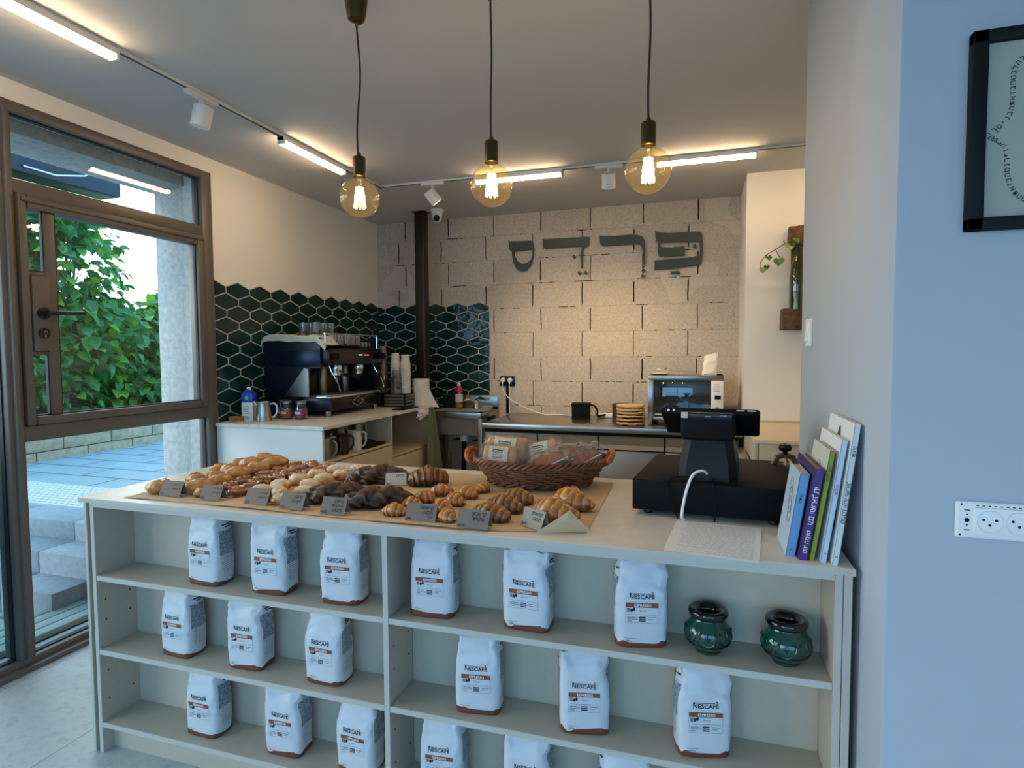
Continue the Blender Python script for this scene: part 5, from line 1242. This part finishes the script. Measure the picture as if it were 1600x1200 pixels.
CUPS = [((-2.165, 4.125), 12, pcup, .0195, 'white paper cups in the stack beside the paper towel roll', 'white paper cup in the upside-down stack beside the paper towel roll'),
        ((-2.245, 4.115), 12, pcup, .0205, 'paper cups in the second stack', 'paper cup in the stack just left of the white stack'),
        ((-2.355, 4.105), 15, cupclear, .0200, 'clear cups in the tall stack', 'clear plastic cup in the tallest stack right behind the coffee machine'),
        ((-2.215, 4.065), 6, cupclear, .0190, 'clear cups in the short stack', 'clear plastic cup in the short stack in front of the paper cups')]
for (x, y), n, m, dz, grp, lab in CUPS:
    c0 = cup((x, y, 1.0605), lab, m, grp)
    for k in range(1, n): dup(c0, (x + rnd.uniform(-.001, .001), y + rnd.uniform(-.001, .001), 1.0605 + k * dz), 0, lab if k < n - 1 else lab.replace('cup in', 'cup topmost in'))
t = thing('paper_towel_roll', 'upright paper towel roll with a loose sheet, at the end of the coffee worktop', 'paper towel', (-2.098, 4.255, ZK))
g = G(); g.lathe([(.020, 0), (.066, 0), (.067, .003), (.067, .207), (.066, .210), (.020, .210)], 40, cap=False); g.lathe([(.020, 0), (.020, .210)], 20, cap=False); g.build('roll', pbr('paper_towel', (226, 214, 192), .95, bump=.3, bscale=160), t)
g = G(); 
def tw(u, v, o=0.): 
    return (.052 + .112 * u * v + .004 * math.sin(v * 6) * u, -.046 + .03 * u * v + o, max(.003 if u * v < .4 else -.03, .20 - .203 * v - .012 * u * v))
g.grid(10, 14, lambda u, v: tw(u, v)); g.grid(10, 14, lambda u, v: tw(u, v, .001)); g.build('loose_sheet', MATS['paper_towel'], t, ang=80)
g = G(); g.lathe([(.0001, 0), (.018, 0), (.018, .205), (.0001, .205)], 16); g.build('core', pbr('cardboard_core', (150, 118, 84), .9), t)
g = G(); g.rbox((-.055, -.12, 0), (.045, .12, .008), .003); o = g.build('tamping_mat', black, org=(0, 0, 0)); o.location = (-2.063, 3.93, ZK); tag(o, 'black rubber mat on the worktop edge before the slatted box', 'mat')
t = thing('hand_towel', 'sage green towel hanging at the end of the coffee cabinet', 'towel', (-2.0, 4.2, .93))
def gt_(u, v, o=0.):
    wd = .05 + .22 * v ** .8; y = 4.19 + (u - .5) * wd * 1.5 + .05 * v; z = .935 - .60 * v - .03 * abs(math.sin(u * 5)) * v
    return (-1.988 + .016 * math.sin(u * 16 + v * 2) * (.3 + v) + .010 + o, y, z)
g = G(); g.grid(40, 22, lambda u, v: gt_(u, v)); g.grid(40, 22, lambda u, v: gt_(u, v, .004)); g.build('cloth', towel_g, t, org=t.location, ang=80)
t = thing('crumpled_bag', 'crumpled white plastic bag hooked over the worktop end above the green towel', 'bag', (-1.995, 4.03, .92))
g = G(); g.grid(22, 14, lambda u, v: Vector((-1.992 + .012 * math.sin(u * 14) + .022 * math.sin(v * PI), 3.945 + .16 * u, .952 - .085 * v * (1 - .5 * abs(u - .5)))) + noise.noise_vector(Vector((u * 7, v * 6, 3))) * .012); g.build('plastic', pbr('white_plastic_film', (216, 208, 204), .35), t, org=t.location, ang=20)
zs_ = .752
dkm = pbr('dark_brown_enamel', (40, 26, 22), .3); whm = pbr('white_enamel', (220, 214, 206), .3)
jug((-2.085, 2.945, zs_), 'steel lidded jug nearest the camera on the open coffee shelf', steel_d, .115, .043, .3, lidm=steel)
jug((-2.105, 3.045, zs_), 'brass toned lidded jug behind the first steel jug', pbr('amber_metal', (120, 88, 50), .3, metal=.7), .112, .036, .3, lidm=steel)
jug((-2.090, 3.135, zs_), 'dark brown milk jug with black handle on the coffee shelf', dkm, .120, .042, .9)
jug((-2.085, 3.275, zs_), 'white milk jug on the open coffee shelf', whm, .125, .042, .9)
jug((-2.230, 3.530, zs_), 'tall steel jug at the far end of the open coffee shelf', steel, .150, .044, 1.2)
jug((-2.240, 3.330, zs_), 'steel jug at the back of the coffee shelf behind the white jug', steel, .140, .040, 1.2)
g = G(); g.grid(26, 16, lambda u, v: Vector((-2.24 + .21 * v, 3.30 + .30 * u, zs_ + .004 + .034 * abs(math.sin(u * 5 + v * 2)) * math.sin(PI * min(1, max(0, u))) * math.sin(PI * v) + .006))); g.grid(26, 16, lambda u, v: Vector((-2.24 + .21 * v, 3.30 + .30 * u, zs_ + .001)))
o = g.build('folded_cloth', cloth_k, org=(-2.14, 3.45, zs_), ang=80); tag(o, 'crumpled black cloth lying on the open coffee shelf', 'cloth')
# ================================================================ SINK AND STEEL COUNTER
t = thing('sink_unit', 'stainless steel sink unit in the tiled corner', 'sink', (-1.86, 4.55, 0)); o_ = t.location
x0, x1, y0, y1, z1 = -2.125, -1.618, 4.352, 4.755, .897
g = G(); g.rbox((x0, y0, .847), (x1, y0 + .012, z1), .003); g.rbox((x0, y1 - .012, .847), (x1, y1, z1), .003); g.rbox((x0, y0, .847), (x0 + .012, y1, z1), .003); g.rbox((x1 - .012, y0, .847), (x1, y1, z1), .003)
g.box((x0, y0, z1 - .004), (x1, y0 + .06, z1)); g.box((x0, y1 - .09, z1 - .004), (x1, y1, z1)); g.box((x0, y0, z1 - .004), (x0 + .05, y1, z1)); g.box((x1 - .05, y0, z1 - .004), (x1, y1, z1)); g.build('rim', steel, t, org=o_)
g = G(); g.rbox((x0, y1 - .014, z1), (x1, y1, 1.005), .004); g.build('backsplash', steel, t, org=o_)
g = G(); a, b, c, d = x0 + .05, x1 - .05, y0 + .06, y1 - .09; zb = .70; q = .03
g.put([(a, c, z1 - .003), (b, c, z1 - .003), (b, d, z1 - .003), (a, d, z1 - .003), (a + q, c + q, zb), (b - q, c + q, zb), (b - q, d - q, zb), (a + q, d - q, zb)], [(0, 1, 5, 4), (1, 2, 6, 5), (2, 3, 7, 6), (3, 0, 4, 7), (4, 5, 6, 7)])
g.build('bowl', pbr('dull_steel_bowl', (170, 160, 142), .5, metal=.5), t, org=o_, smooth=False)
for a, b in ((x0 + .02, y0 + .02), (x1 - .02, y0 + .02), (x0 + .02, y1 - .02), (x1 - .02, y1 - .02)): g = G(); g.rbox((a - .018, b - .018, 0), (a + .018, b + .018, .85), .003); g.build('leg', steel_d, t, org=o_)
g = G(); g.tube([(-1.84, 4.52, .70), (-1.84, 4.52, .64)], .034, 16); g.build('drain', wht, t, org=o_)
g = G(); g.tube([(-1.84, 4.52, .65), (-1.84, 4.52, .50), (-1.85, 4.52, .36), (-1.87, 4.53, .22), (-1.87, 4.54, .06)], .020, 12); g.build('waste_pipe', black, t, org=o_)
t = thing('mixer_tap', 'chrome lever mixer tap on the sink', 'tap', (-1.80, 4.70, .897))
g = G(); g.lathe([(.028, 0), (.026, .006), (.022, .012), (.022, .062), (.018, .070), (.0001, .072)], 24); g.build('tap_body', chrome, t)
g = G(); g.tube([(0, -.01, .045), (-.03, -.06, .075), (-.055, -.11, .085), (-.06, -.125, .070)], [.013, .012, .011, .010], 12); g.build('spout', chrome, t)
g = G(); g.tube([(0, 0, .070), (.05, -.02, .092), (.11, -.035, .078)], [.010, .008, .007], 10, flat=1.5); g.build('lever', chrome, t)
t = thing('soap_bottle', 'dish soap bottle with pink label and yellow soap on the sink rim', 'bottle', (-1.955, 4.695, .897))
g = G(); g.lathe([(.0001, 0), (.034, 0), (.036, .006), (.036, .12), (.033, .15), (.020, .178), (.013, .186), (.013, .196)], 24, sy=.7, cap=False); g.build('bottle_body', soapg, t)
g = G(); g.lathe([(.0001, .003), (.032, .003), (.033, .04), (.0001, .042)], 20, sy=.66); g.build('liquid_soap', pbr('yellow_soap', (190, 170, 30), .2), t)
g = G(); g.lathe([(.0365, .050), (.0368, .12)], 24, sy=.72, cap=False); g.build('label', pbr('pale_pink_label', (214, 190, 190), .5), t)
g = G(); g.lathe([(.0372, .135), (.034, .160), (.021, .184), (.014, .194)], 24, sy=.72, cap=False); g.build('shoulder_label', pbr('crimson_label', (176, 30, 60), .5), t)
g = G(); g.lathe([(.015, .190), (.015, .208), (.008, .212), (.006, .224), (.0001, .226)], 16); g.build('cap', wht, t)
g = G(); g.lathe([(.0001, 0), (.165, 0), (.20, .09), (.205, .095), (.20, .098), (.16, .012), (.0001, .010)], 40, (-1.86, 4.53, 0), cap=False); o = g.build('drain_bucket', wht, org=(-1.86, 4.53, 0)); tag(o, 'white basin on the floor under the sink pipe', 'basin')

t = thing('steel_counter', 'long stainless steel refrigerated counter along the block wall', 'counter', (-.6, 4.4, 0)); o_ = t.location
SX0, SX1, SY0 = -1.505, .285, 4.045
g = G(); g.rbox((SX0, SY0, .815), (SX1, YB - .003, .855), .005); g.build('steel_top', steel, t, org=o_)
g = G(); g.box((SX0 + .01, SY0 + .03, .10), (SX1 - .01, YB - .01, .815)); g.build('cabinet_body', black, t, org=o_)
xs = [-1.492, -1.086, -.650, -.200, .270]
for a, b in zip(xs, xs[1:]):
    g = G(); g.rbox((a + .006, SY0 + .010, .115), (b - .006, SY0 + .030, .690), .004); dd = g.build('door', steel_d, t, org=o_)
    g = G(); g.prism([(a + .006, SY0 + .004, .700), (a + .006, SY0 + .03, .700), (a + .006, SY0 + .03, .790), (a + .006, SY0 + .012, .790), (a + .006, SY0 + .020, .730)], (b - a - .012, 0, 0)); g.build('door_grip', steel, dd, org=o_, smooth=False)
for a in (SX0 + .06, SX1 - .06):
    for b in (SY0 + .08, YB - .08): g = G(); g.lathe([(.025, 0), (.02, .01), (.018, .10)], 16, (a, b, 0)); g.build('leg', steel_d, t, org=o_)
ZS = .8555
t = thing('wall_socket', 'black double wall socket above the steel counter with two white plugs', 'socket', (-1.54, 4.775, 1.13)); o_ = t.location
g = G(); g.rbox((-1.605, 4.768, 1.087), (-1.475, 4.7815, 1.170), .004); g.build('plate', black_g, t, org=o_)
g = G(); g.rbox((-1.553, 4.770, ZS), (-1.530, 4.7815, 1.088), .003); g.build('conduit', black, t, org=o_)
for nm, x, lab in (('plug', -1.575, 'round white plug in the left half of the black socket'), ('plug', -1.512, 'oval white plug in the right half of the black socket')):
    t = thing(nm, lab, 'plug', (x, 4.768, 1.138)); g = G(); g.tube([(0, 0, 0), (0, -.022, -.002), (0, -.030, -.004)], [.019, .020, .013], 20); g.build('plug_body', wht, t); g = G(); g.tube([(0, -.024, -.012), (0, -.030, -.032)], [.007, .005], 10); g.build('cord_sleeve', wht, t)
cable('cable', 'white cable running from the left plug along the counter to the black box', [(-1.575, 4.738, 1.105), (-1.568, 4.735, 1.06), (-1.52, 4.735, .99), (-1.42, 4.735, .93), (-1.30, 4.72, .885), (-1.20, 4.70, .860), (-1.08, 4.70, .860), (-.98, 4.66, .860), (-.92, 4.60, .860)], .0038, wht)
cable('cable', 'white cable dropping straight from the right plug beside the conduit', [(-1.512, 4.738, 1.105), (-1.513, 4.742, 1.04), (-1.515, 4.748, .95), (-1.514, 4.752, .8600)], .0036, wht)
t = thing('power_adapter', 'black cube shaped adapter box on the steel counter', 'adapter', (-.853, 4.50, ZS), math.radians(6))
g = G(); g.rbox((-.068, -.055, 0), (.068, .055, .112), .006); g.build('box_body', black, t)
g = G(); g.rbox((-.072, -.059, .100), (.072, .059, .124), .005); g.build('lid', black, t)
cable('cable', 'thick black cable from the adapter box to the power strip', [(-.79, 4.50, .965), (-.75, 4.51, .955), (-.73, 4.53, .915), (-.735, 4.56, .875), (-.70, 4.60, .875), (-.655, 4.62, .884)], .0075, black)
t = thing('power_strip', 'white power strip lying between the adapter box and the paper stack', 'power strip', (-.665, 4.63, ZS), math.radians(-6))
g = G(); g.rbox((-.085, -.025, 0), (.085, .025, .036), .005); g.build('strip_body', wht, t); g = G(); g.rbox((.055, -.012, .036), (.073, .012, .050), .003); g.build('switch', wht, t)
for k in range(2): g = G(); g.tube([(-.045 + k * .05, 0, .0355), (-.045 + k * .05, 0, .0366)], .018, 20); g.build('outlet', ink_g, t)
t = thing('round_tin', 'round metal tin behind the stacked brown paper rounds', 'tin', (-.495, 4.43, ZS))
g = G(); g.lathe([(.0001, 0), (.105, 0), (.108, .004), (.108, .125), (.110, .128), (.106, .128), (.104, .006), (.0001, .004)], 40, cap=False); g.build('tin_body', steel, t)
pr_m = pbr('pale_kraft_rounds', (196, 160, 116), .85, var=.15, vscale=20, bump=.2)
for k in range(6):
    g = G(); sd = k * 3.1
    g.lathe([(.0001, 0)] + [(.098 * i / 6, .002 + .004 * math.sin(i + k)) for i in range(1, 7)] + [(.101, .010), (.097, .017)] + [(.096 * i / 6, .016 + .003 * math.sin(i * 2 + k)) for i in range(5, 0, -1)] + [(.0001, .016)], 32, cap=False)
    for i in range(len(g.v)): g.v[i] += Vector((0, 0, max(0, noise.noise(Vector((g.v[i].x * 20, g.v[i].y * 20, sd)))) * .010))
    lab = 'brown paper round in the stack beside the toaster oven' if k < 5 else 'topmost brown paper round, rising above the tin beside the oven'
    o = g.build('paper_round', pr_m, org=(0, 0, 0), ang=60); o.location = (-.445 + rnd.uniform(-.004, .004), 4.235 + rnd.uniform(-.004, .004), ZS + .002 + k * .0245); tag(o, lab, 'paper round', 'stacked brown paper rounds')

t = thing('toaster_oven', 'stainless toaster oven with glass front and white control panel', 'oven', (-.075, 4.44, ZS)); o_ = t.location
OX0, OX1, OY0, OY1, OZ0, OZ1 = -.328, .178, 4.270, 4.60, .890, 1.205
g = G(); g.rbox((OX0, OY0 + .012, OZ0), (OX1, OY1, OZ0 + .012), .002); g.rbox((OX0, OY0, OZ1 - .035), (OX1, OY1, OZ1), .004); g.rbox((OX0, OY0 + .01, OZ0), (OX0 + .012, OY1, OZ1), .003); g.rbox((OX1 - .085, OY0 + .01, OZ0), (OX1, OY1, OZ1), .003); g.rbox((OX0, OY1 - .012, OZ0), (OX1, OY1, OZ1), .003)
g.build('casing', steel, t, org=o_)
g = G(); g.rbox((OX0, OY0 - .004, OZ0), (OX0 + .038, OY0 + .014, OZ1 - .034), .003); g.rbox((OX0 + .038, OY0 - .004, OZ0), (OX1 - .082, OY0 + .014, OZ0 + .020), .003); g.build('door_frame', steel, t, org=o_)
g = G(); g.rbox((OX0 + .038, OY0 + .002, OZ0 + .02), (OX1 - .082, OY0 + .006, OZ1 - .035), .001); g.build('glass_door', ovglass, t, org=o_)
g = G(); g.tube([(OX0 + .05, OY0 - .020, OZ0 + .045), (OX1 - .095, OY0 - .020, OZ0 + .045)], .007, 10); g.build('door_handle', chrome, t, org=o_)
g = G(); g.rbox((OX1 - .082, OY0 - .003, OZ0 + .002), (OX1 - .002, OY0 + .012, OZ1 - .036), .003); pn = g.build('control_panel', wht, t, org=o_)
g = G(); g.tube([(OX1 - .042, OY0 - .003, OZ0 + .065), (OX1 - .042, OY0 - .020, OZ0 + .065)], .026, 24); g.build('knob', black, pn, org=o_)
g = G(); g.rbox((OX1 - .058, OY0 - .008, OZ0 + .152), (OX1 - .018, OY0 - .002, OZ0 + .178), .002); g.build('switch', black, pn, org=o_)
g = G()
for k in range(4): g.box((OX1 - .066, OY0 - .0038, OZ0 + .208 + k * .014), (OX1 - .022 - .008 * (k % 2), OY0 - .0028, OZ0 + .213 + k * .014))
g.build('panel_print', pbr('reddish_print', (150, 100, 96), .5), pn, org=o_)
g = G(); g.tube([(OX1 - .042 + .032 * math.cos(a), OY0 - .0034, OZ0 + .065 + .032 * math.sin(a)) for a in [2 * PI * i / 28 for i in range(28)]], .0012, 5, closed=True); g.build('dial_ring', ink, pn, org=o_)
for z in (.965, 1.060):
    g = G()
    for k in range(30): g.tube([(OX0 + .02 + k * .0128, OY0 + .03, z), (OX0 + .02 + k * .0128, OY1 - .03, z)], .0018, 5)
    for y in (OY0 + .03, OY0 + .16, OY1 - .03): g.tube([(OX0 + .015, y, z - .003), (OX1 - .09, y, z - .003)], .003, 6)
    g.build('wire_rack', chrome, t, org=o_)
for a in (OX0 + .04, OX1 - .04):
    for b in (OY0 + .05, OY1 - .04): g = G(); g.lathe([(.016, 0), (.014, OZ0 - ZS)], 14, (a, b, ZS)); g.build('foot', black, t, org=o_)
t = thing('plate', 'small white plate on the left end of the toaster oven', 'plate', (-.255, 4.37, OZ1)); g = G(); g.lathe([(.0001, 0), (.045, 0), (.075, .010), (.076, .012), (.045, .004), (.0001, .004)], 36, cap=False); g.build('plate_body', pbr('white_china', (226, 220, 210), .2), t)
t = thing('tongs', 'metal tongs lying across the plate on the toaster oven', 'tongs', (-.16, 4.38, OZ1 + .012))
for s in (-1, 1): g = G(); g.tube([(-.10, s * .010, .022), (-.03, s * .017, .020), (.08, s * .008, .012), (.16, s * .004, .002)], [.007, .006, .006, .005], 8, flat=.5); g.build('tong_arm', steel, t)
g = G(); g.tube([(-.115, 0, .022), (-.09, 0, .022)], .008, 10); g.tube([(-.065, -.014, .027), (-.05, .01, .034)], .005, 8); g.build('joint', steel, t)
t = thing('paper_bag', 'white paper napkin bag standing on the right end of the toaster oven', 'paper bag', (.085, 4.37, OZ1))
g = G(); g.grid(24, 16, lambda u, v: Vector(((.050 - .006 * v) * math.copysign(abs(math.cos(2 * PI * u)) ** .5, math.cos(2 * PI * u)) + .010 * v, .034 * (1 - .55 * v ** 2) * math.copysign(abs(math.sin(2 * PI * u)) ** .5, math.sin(2 * PI * u)), .150 * v + .014 * v * math.cos(2 * PI * u))) + noise.noise_vector(Vector((math.cos(2 * PI * u) * 2, math.sin(2 * PI * u) * 2, v * 5))) * .007 * (v > .02), 0, True)
g.poly([(.050 * math.copysign(abs(math.cos(2 * PI * i / 24)) ** .5, math.cos(2 * PI * i / 24)), .034 * math.copysign(abs(math.sin(2 * PI * i / 24)) ** .5, math.sin(2 * PI * i / 24)), 0.0) for i in range(24)]); g.build('bag_body', pbr('crinkled_white_paper', (236, 232, 222), .6, bump=.5, bscale=40), t, ang=25)

t = thing('cream_cabinet', 'low cream cabinet in the corner under the hanging plant', 'cabinet', (.7, 3.77, 0)); o_ = t.location
crm = pbr('cream_laminate', (222, 204, 172), .45)
g = G(); g.rbox((.296, 3.345, .882), (1.3, 4.184, .902), .002); g.build('top', crm, t, org=o_)
g = G(); g.rbox((.300, 3.36, 0), (.318, 4.18, .882), .002); g.build('side_panel', laminate, t, org=o_)
g = G(); g.rbox((.318, 3.40, 0), (1.3, 4.18, .882), .002); g.build('carcass', kb, t, org=o_)
for a in (.320, .64, .96): g = G(); g.rbox((a, 3.362, .08), (a + .315, 3.40, .880), .002); dq = g.build('door', kb, t, org=o_)
t = thing('steel_trolley', 'low grey steel box standing beside the cream cabinet', 'box', (.20, 3.7, 0))
g = G(); g.rbox((.13, 3.55, 0), (.285, 3.95, .74), .004); g.build('box_body', steel_d, t, org=t.location); g = G(); g.rbox((.125, 3.545, .74), (.288, 3.955, .765), .004); g.build('lid', steel, t, org=t.location)

# ================================================================ WALL THINGS
t = thing('hanging_planter', 'glass bottle planter with ivy in a driftwood wall holder', 'planter', (.60, 4.195, 1.5)); o_ = t.location
g = G()
def wood(x0, x1, z0, z1, d):
    k = len(g.v); g.rbox((x0, 4.2 - d, z0), (x1, 4.199, z1), .012, seg=3)
    for i in range(k, len(g.v)): 
        n_ = noise.noise_vector(g.v[i] * 14) * .016; g.v[i] += Vector((n_.x, min(0, n_.y) if g.v[i].y < 4.19 else 0, n_.z))
wood(.545, .66, 2.035, 2.165, .085); wood(.520, .69, 1.505, 1.640, .11); wood(.575, .64, 1.56, 2.10, .03); g.build('driftwood_holder', wood_d, t, org=o_, ang=50)
g = G(); g.lathe([(.0001, 0), (.048, 0), (.052, .008), (.052, .21), (.046, .27), (.030, .33), (.019, .37), (.018, .43), (.021, .432), (.021, .445), (.015, .445), (.015, .37), (.044, .26), (.049, .20), (.049, .010), (.0001, .006)], 32, (.607, 4.128, 1.625), cap=False); g.build('bottle', botg, t, org=o_)
g = G(); g.lathe([(.0001, 0), (.046, 0), (.047, .10), (.0001, .10)], 24, (.607, 4.128, 1.634)); g.build('water', botg, t, org=o_)
r = random.Random(4); g = G(); f = G()
ST = [[(.607, 4.125, 2.06), (.575, 4.10, 2.075), (.52, 4.10, 2.045), (.46, 4.11, 2.01), (.415, 4.12, 1.985), (.385, 4.12, 1.945), (.382, 4.12, 1.905), (.40, 4.12, 1.88)], [(.60, 4.12, 1.66), (.59, 4.11, 1.80), (.61, 4.12, 1.95), (.607, 4.125, 2.06)], [(.615, 4.13, 1.68), (.625, 4.12, 1.85), (.61, 4.128, 2.02)], [(.52, 4.10, 2.045), (.515, 4.10, 2.07)], [(.565, 4.10, 2.07), (.56, 4.09, 2.035)], [(.47, 4.11, 2.015), (.49, 4.10, 1.97), (.495, 4.09, 1.955)]]
for s in ST: g.tube(s, .0026, 6)
g.build('stem', pbr('ivy_stem', (92, 70, 48), .7), t, org=o_)
def heart(c, s, yaw, pit):
    R = Matrix.Rotation(yaw, 3, 'Z') @ Matrix.Rotation(pit, 3, 'X'); P = []
    for i in range(20):
        a = 2 * PI * i / 20; x = 16 * math.sin(a) ** 3 / 17; y = (13 * math.cos(a) - 5 * math.cos(2 * a) - 2 * math.cos(3 * a) - math.cos(4 * a)) / 17
        P.append(Vector(c) + R @ Vector((x * s, -.10 * s * abs(x), y * s)))
    k = len(P); f.put(P + [Vector(c)] + [p + Vector((0, .0008, 0)) for p in P] + [Vector(c) + Vector((0, .0008, 0))], [(i, (i + 1) % k, k) for i in range(k)] + [(k + 1 + (i + 1) % k, k + 1 + i, 2 * k + 1) for i in range(k)])
for c, s, y_, p_ in (((.548, 4.075, 2.028), .036, .2, -.4), ((.488, 4.085, 1.935), .036, -.2, -.2), ((.428, 4.10, 1.965), .028, .5, -.5), ((.40, 4.11, 1.89), .026, -.4, -.3), ((.418, 4.105, 1.905), .022, .3, .2), ((.585, 4.07, 2.06), .030, .6, -.6), ((.60, 4.115, 1.86), .026, .3, .2), ((.62, 4.11, 1.76), .024, -.4, .3), ((.592, 4.115, 1.97), .024, .8, .1)): heart(c, s, y_, p_)
f.build('ivy_leaves', ivy_m, t, org=o_, recalc=False)

frame_m = pbr('black_picture_frame', (9, 11, 14), .6, spec=.25)
t = thing('picture_frame', 'black framed print of curved writing on the right wall', 'picture', (.62, 1.27, 1.75)); o_ = t.location
PX0, PX1, PZ0, PZ1, yw = .458, .770, 1.584, 1.930, 1.28
for a, b, c, d in ((PX0, PX0 + .024, PZ0, PZ1), (PX1 - .024, PX1, PZ0, PZ1), (PX0, PX1, PZ0, PZ0 + .022), (PX0, PX1, PZ1 - .022, PZ1)): g = G(); g.rbox((a, yw - .022, c), (b, yw - .0005, d), .002); g.build('frame_bar', frame_m, t, org=o_)
g = G(); g.box((PX0 + .02, yw - .012, PZ0 + .02), (PX1 - .02, yw - .004, PZ1 - .02)); g.build('print_sheet', pbr('greenish_grey_paper', (168, 172, 156), .8), t, org=o_)
path = [(600, 300), (560, 312), (538, 335), (527, 370), (525, 420), (526, 480), (524, 540), (505, 580), (470, 615), (440, 632), (428, 648), (440, 665), (475, 682), (500, 706), (510, 740), (513, 790), (516, 840), (530, 890), (560, 935), (600, 965)]
def topic(px, py): # crop pixels of the print to wall units
    u = (px / 3 - 5) / 100; return (PX0 + .022 + (px - 405) / 3 * .001019, PZ1 - .022 - (py - 225) / 3 * .001121)
P = [topic(a, b) for a, b in path]; seg = [0]
for a, b in zip(P, P[1:]): seg.append(seg[-1] + math.dist(a, b))
def along(s):
    for i in range(len(P) - 1):
        if s <= seg[i + 1]: k = (s - seg[i]) / (seg[i + 1] - seg[i]); return (P[i][0] + (P[i + 1][0] - P[i][0]) * k, P[i][1] + (P[i + 1][1] - P[i][1]) * k)
    return P[-1]
g = G(); txt = 'אלהלבטחבזאתהבניםךיקשפעופרנסהבזאתהמ'; st = seg[-1] / len(txt)
for i, ch in enumerate(txt):
    s = st * (i + .5); a = along(max(0, s - .006)); b = along(min(seg[-1], s + .006)); an = math.atan2(b[1] - a[1], b[0] - a[0]) + PI; c = along(s); ca, sa = math.cos(an), math.sin(an)
    g.text(ch, .0125, lambda x, y: (c[0] + x * ca - (y - .004) * sa, yw - .0125, c[1] + x * sa + (y - .004) * ca), 0, .012)
mx_ = 2 * P[0][0] + .0
g.build('curved_lettering', ink, t, org=o_, recalc=False, smooth=False)

t = thing('socket_strip', 'white wall socket strip without cover on the right wall', 'socket', (.57, 1.275, 1.059)); o_ = t.location
g = G(); g.T = Matrix.Translation((.4605, 1.28, 1.0588)) @ Matrix.Scale(1.024, 4) @ Matrix.Rotation(0, 4, 'Y')
g.rbox((0, -.010, -.0335), (.215, -.0003, .0335), .006, seg=3); g.build('frame_plate', wht, t, org=o_)
g = G(); g.T = Matrix.Translation((.4605, 1.28, 1.0588)) @ Matrix.Scale(1.024, 4); g.rbox((.026, -.0145, -.024), (.200, -.009, .024), .002); g.build('socket_insert', wht, t, org=o_)
for k in range(4):
    x = .0495 + k * .0435
    g = G(); g.T = Matrix.Translation((.4605, 1.28, 1.0588)) @ Matrix.Scale(1.024, 4); g.tube([(x + .0195 * math.cos(a), -.0145, .0195 * math.sin(a)) for a in [2 * PI * i / 36 for i in range(36)]], .0010, 5, closed=True); g.build('socket_ring', wht_m, t, org=o_)
    g = G(); g.T = Matrix.Translation((.4605, 1.28, 1.0588)) @ Matrix.Scale(1.024, 4)
    for a, b in ((-.0095, .003), (.0095, .003), (0, -.006)): g.tube([(x + a, -.0150, b), (x + a, -.0138, b)], .0024, 12)
    g.build('pin_hole', black, t, org=o_)
g = G(); g.T = Matrix.Translation((.4605, 1.28, 1.0588)) @ Matrix.Scale(1.024, 4)
for a, b, r_ in ((.0075, .028, .0018), (.0065, -.027, .0018), (.0165, .0, .0040), (.0165, .010, .0016), (.0165, -.009, .0016)): g.tube([(a, -.0106, b), (a, -.0095, b)], r_, 12)
for z_ in (.018, -.018): g.box((.012, -.0106, z_ - .0008), (.021, -.0098, z_ + .0008))
for k in range(18): g.box((.030 + k * .009, -.0106, .0262), (.034 + k * .009, -.0098, .0278))
g.build('screw_hole', black, t, org=o_)
t = thing('light_switch', 'small white switch plate on the partition wall near the kitchen edge', 'switch', (.35, 2.13, 1.43)); o_ = t.location
g = G(); g.rbox((.343, 2.085, 1.385), (.3525, 2.165, 1.475), .003); g.build('plate', wht, t, org=o_); g = G(); g.T = Matrix.Translation((.342, 2.125, 1.43)) @ Matrix.Rotation(.12, 4, 'Y'); g.rbox((-.004, -.018, -.03), (.004, .018, .03), .003); g.build('rocker', wht, t, org=o_)
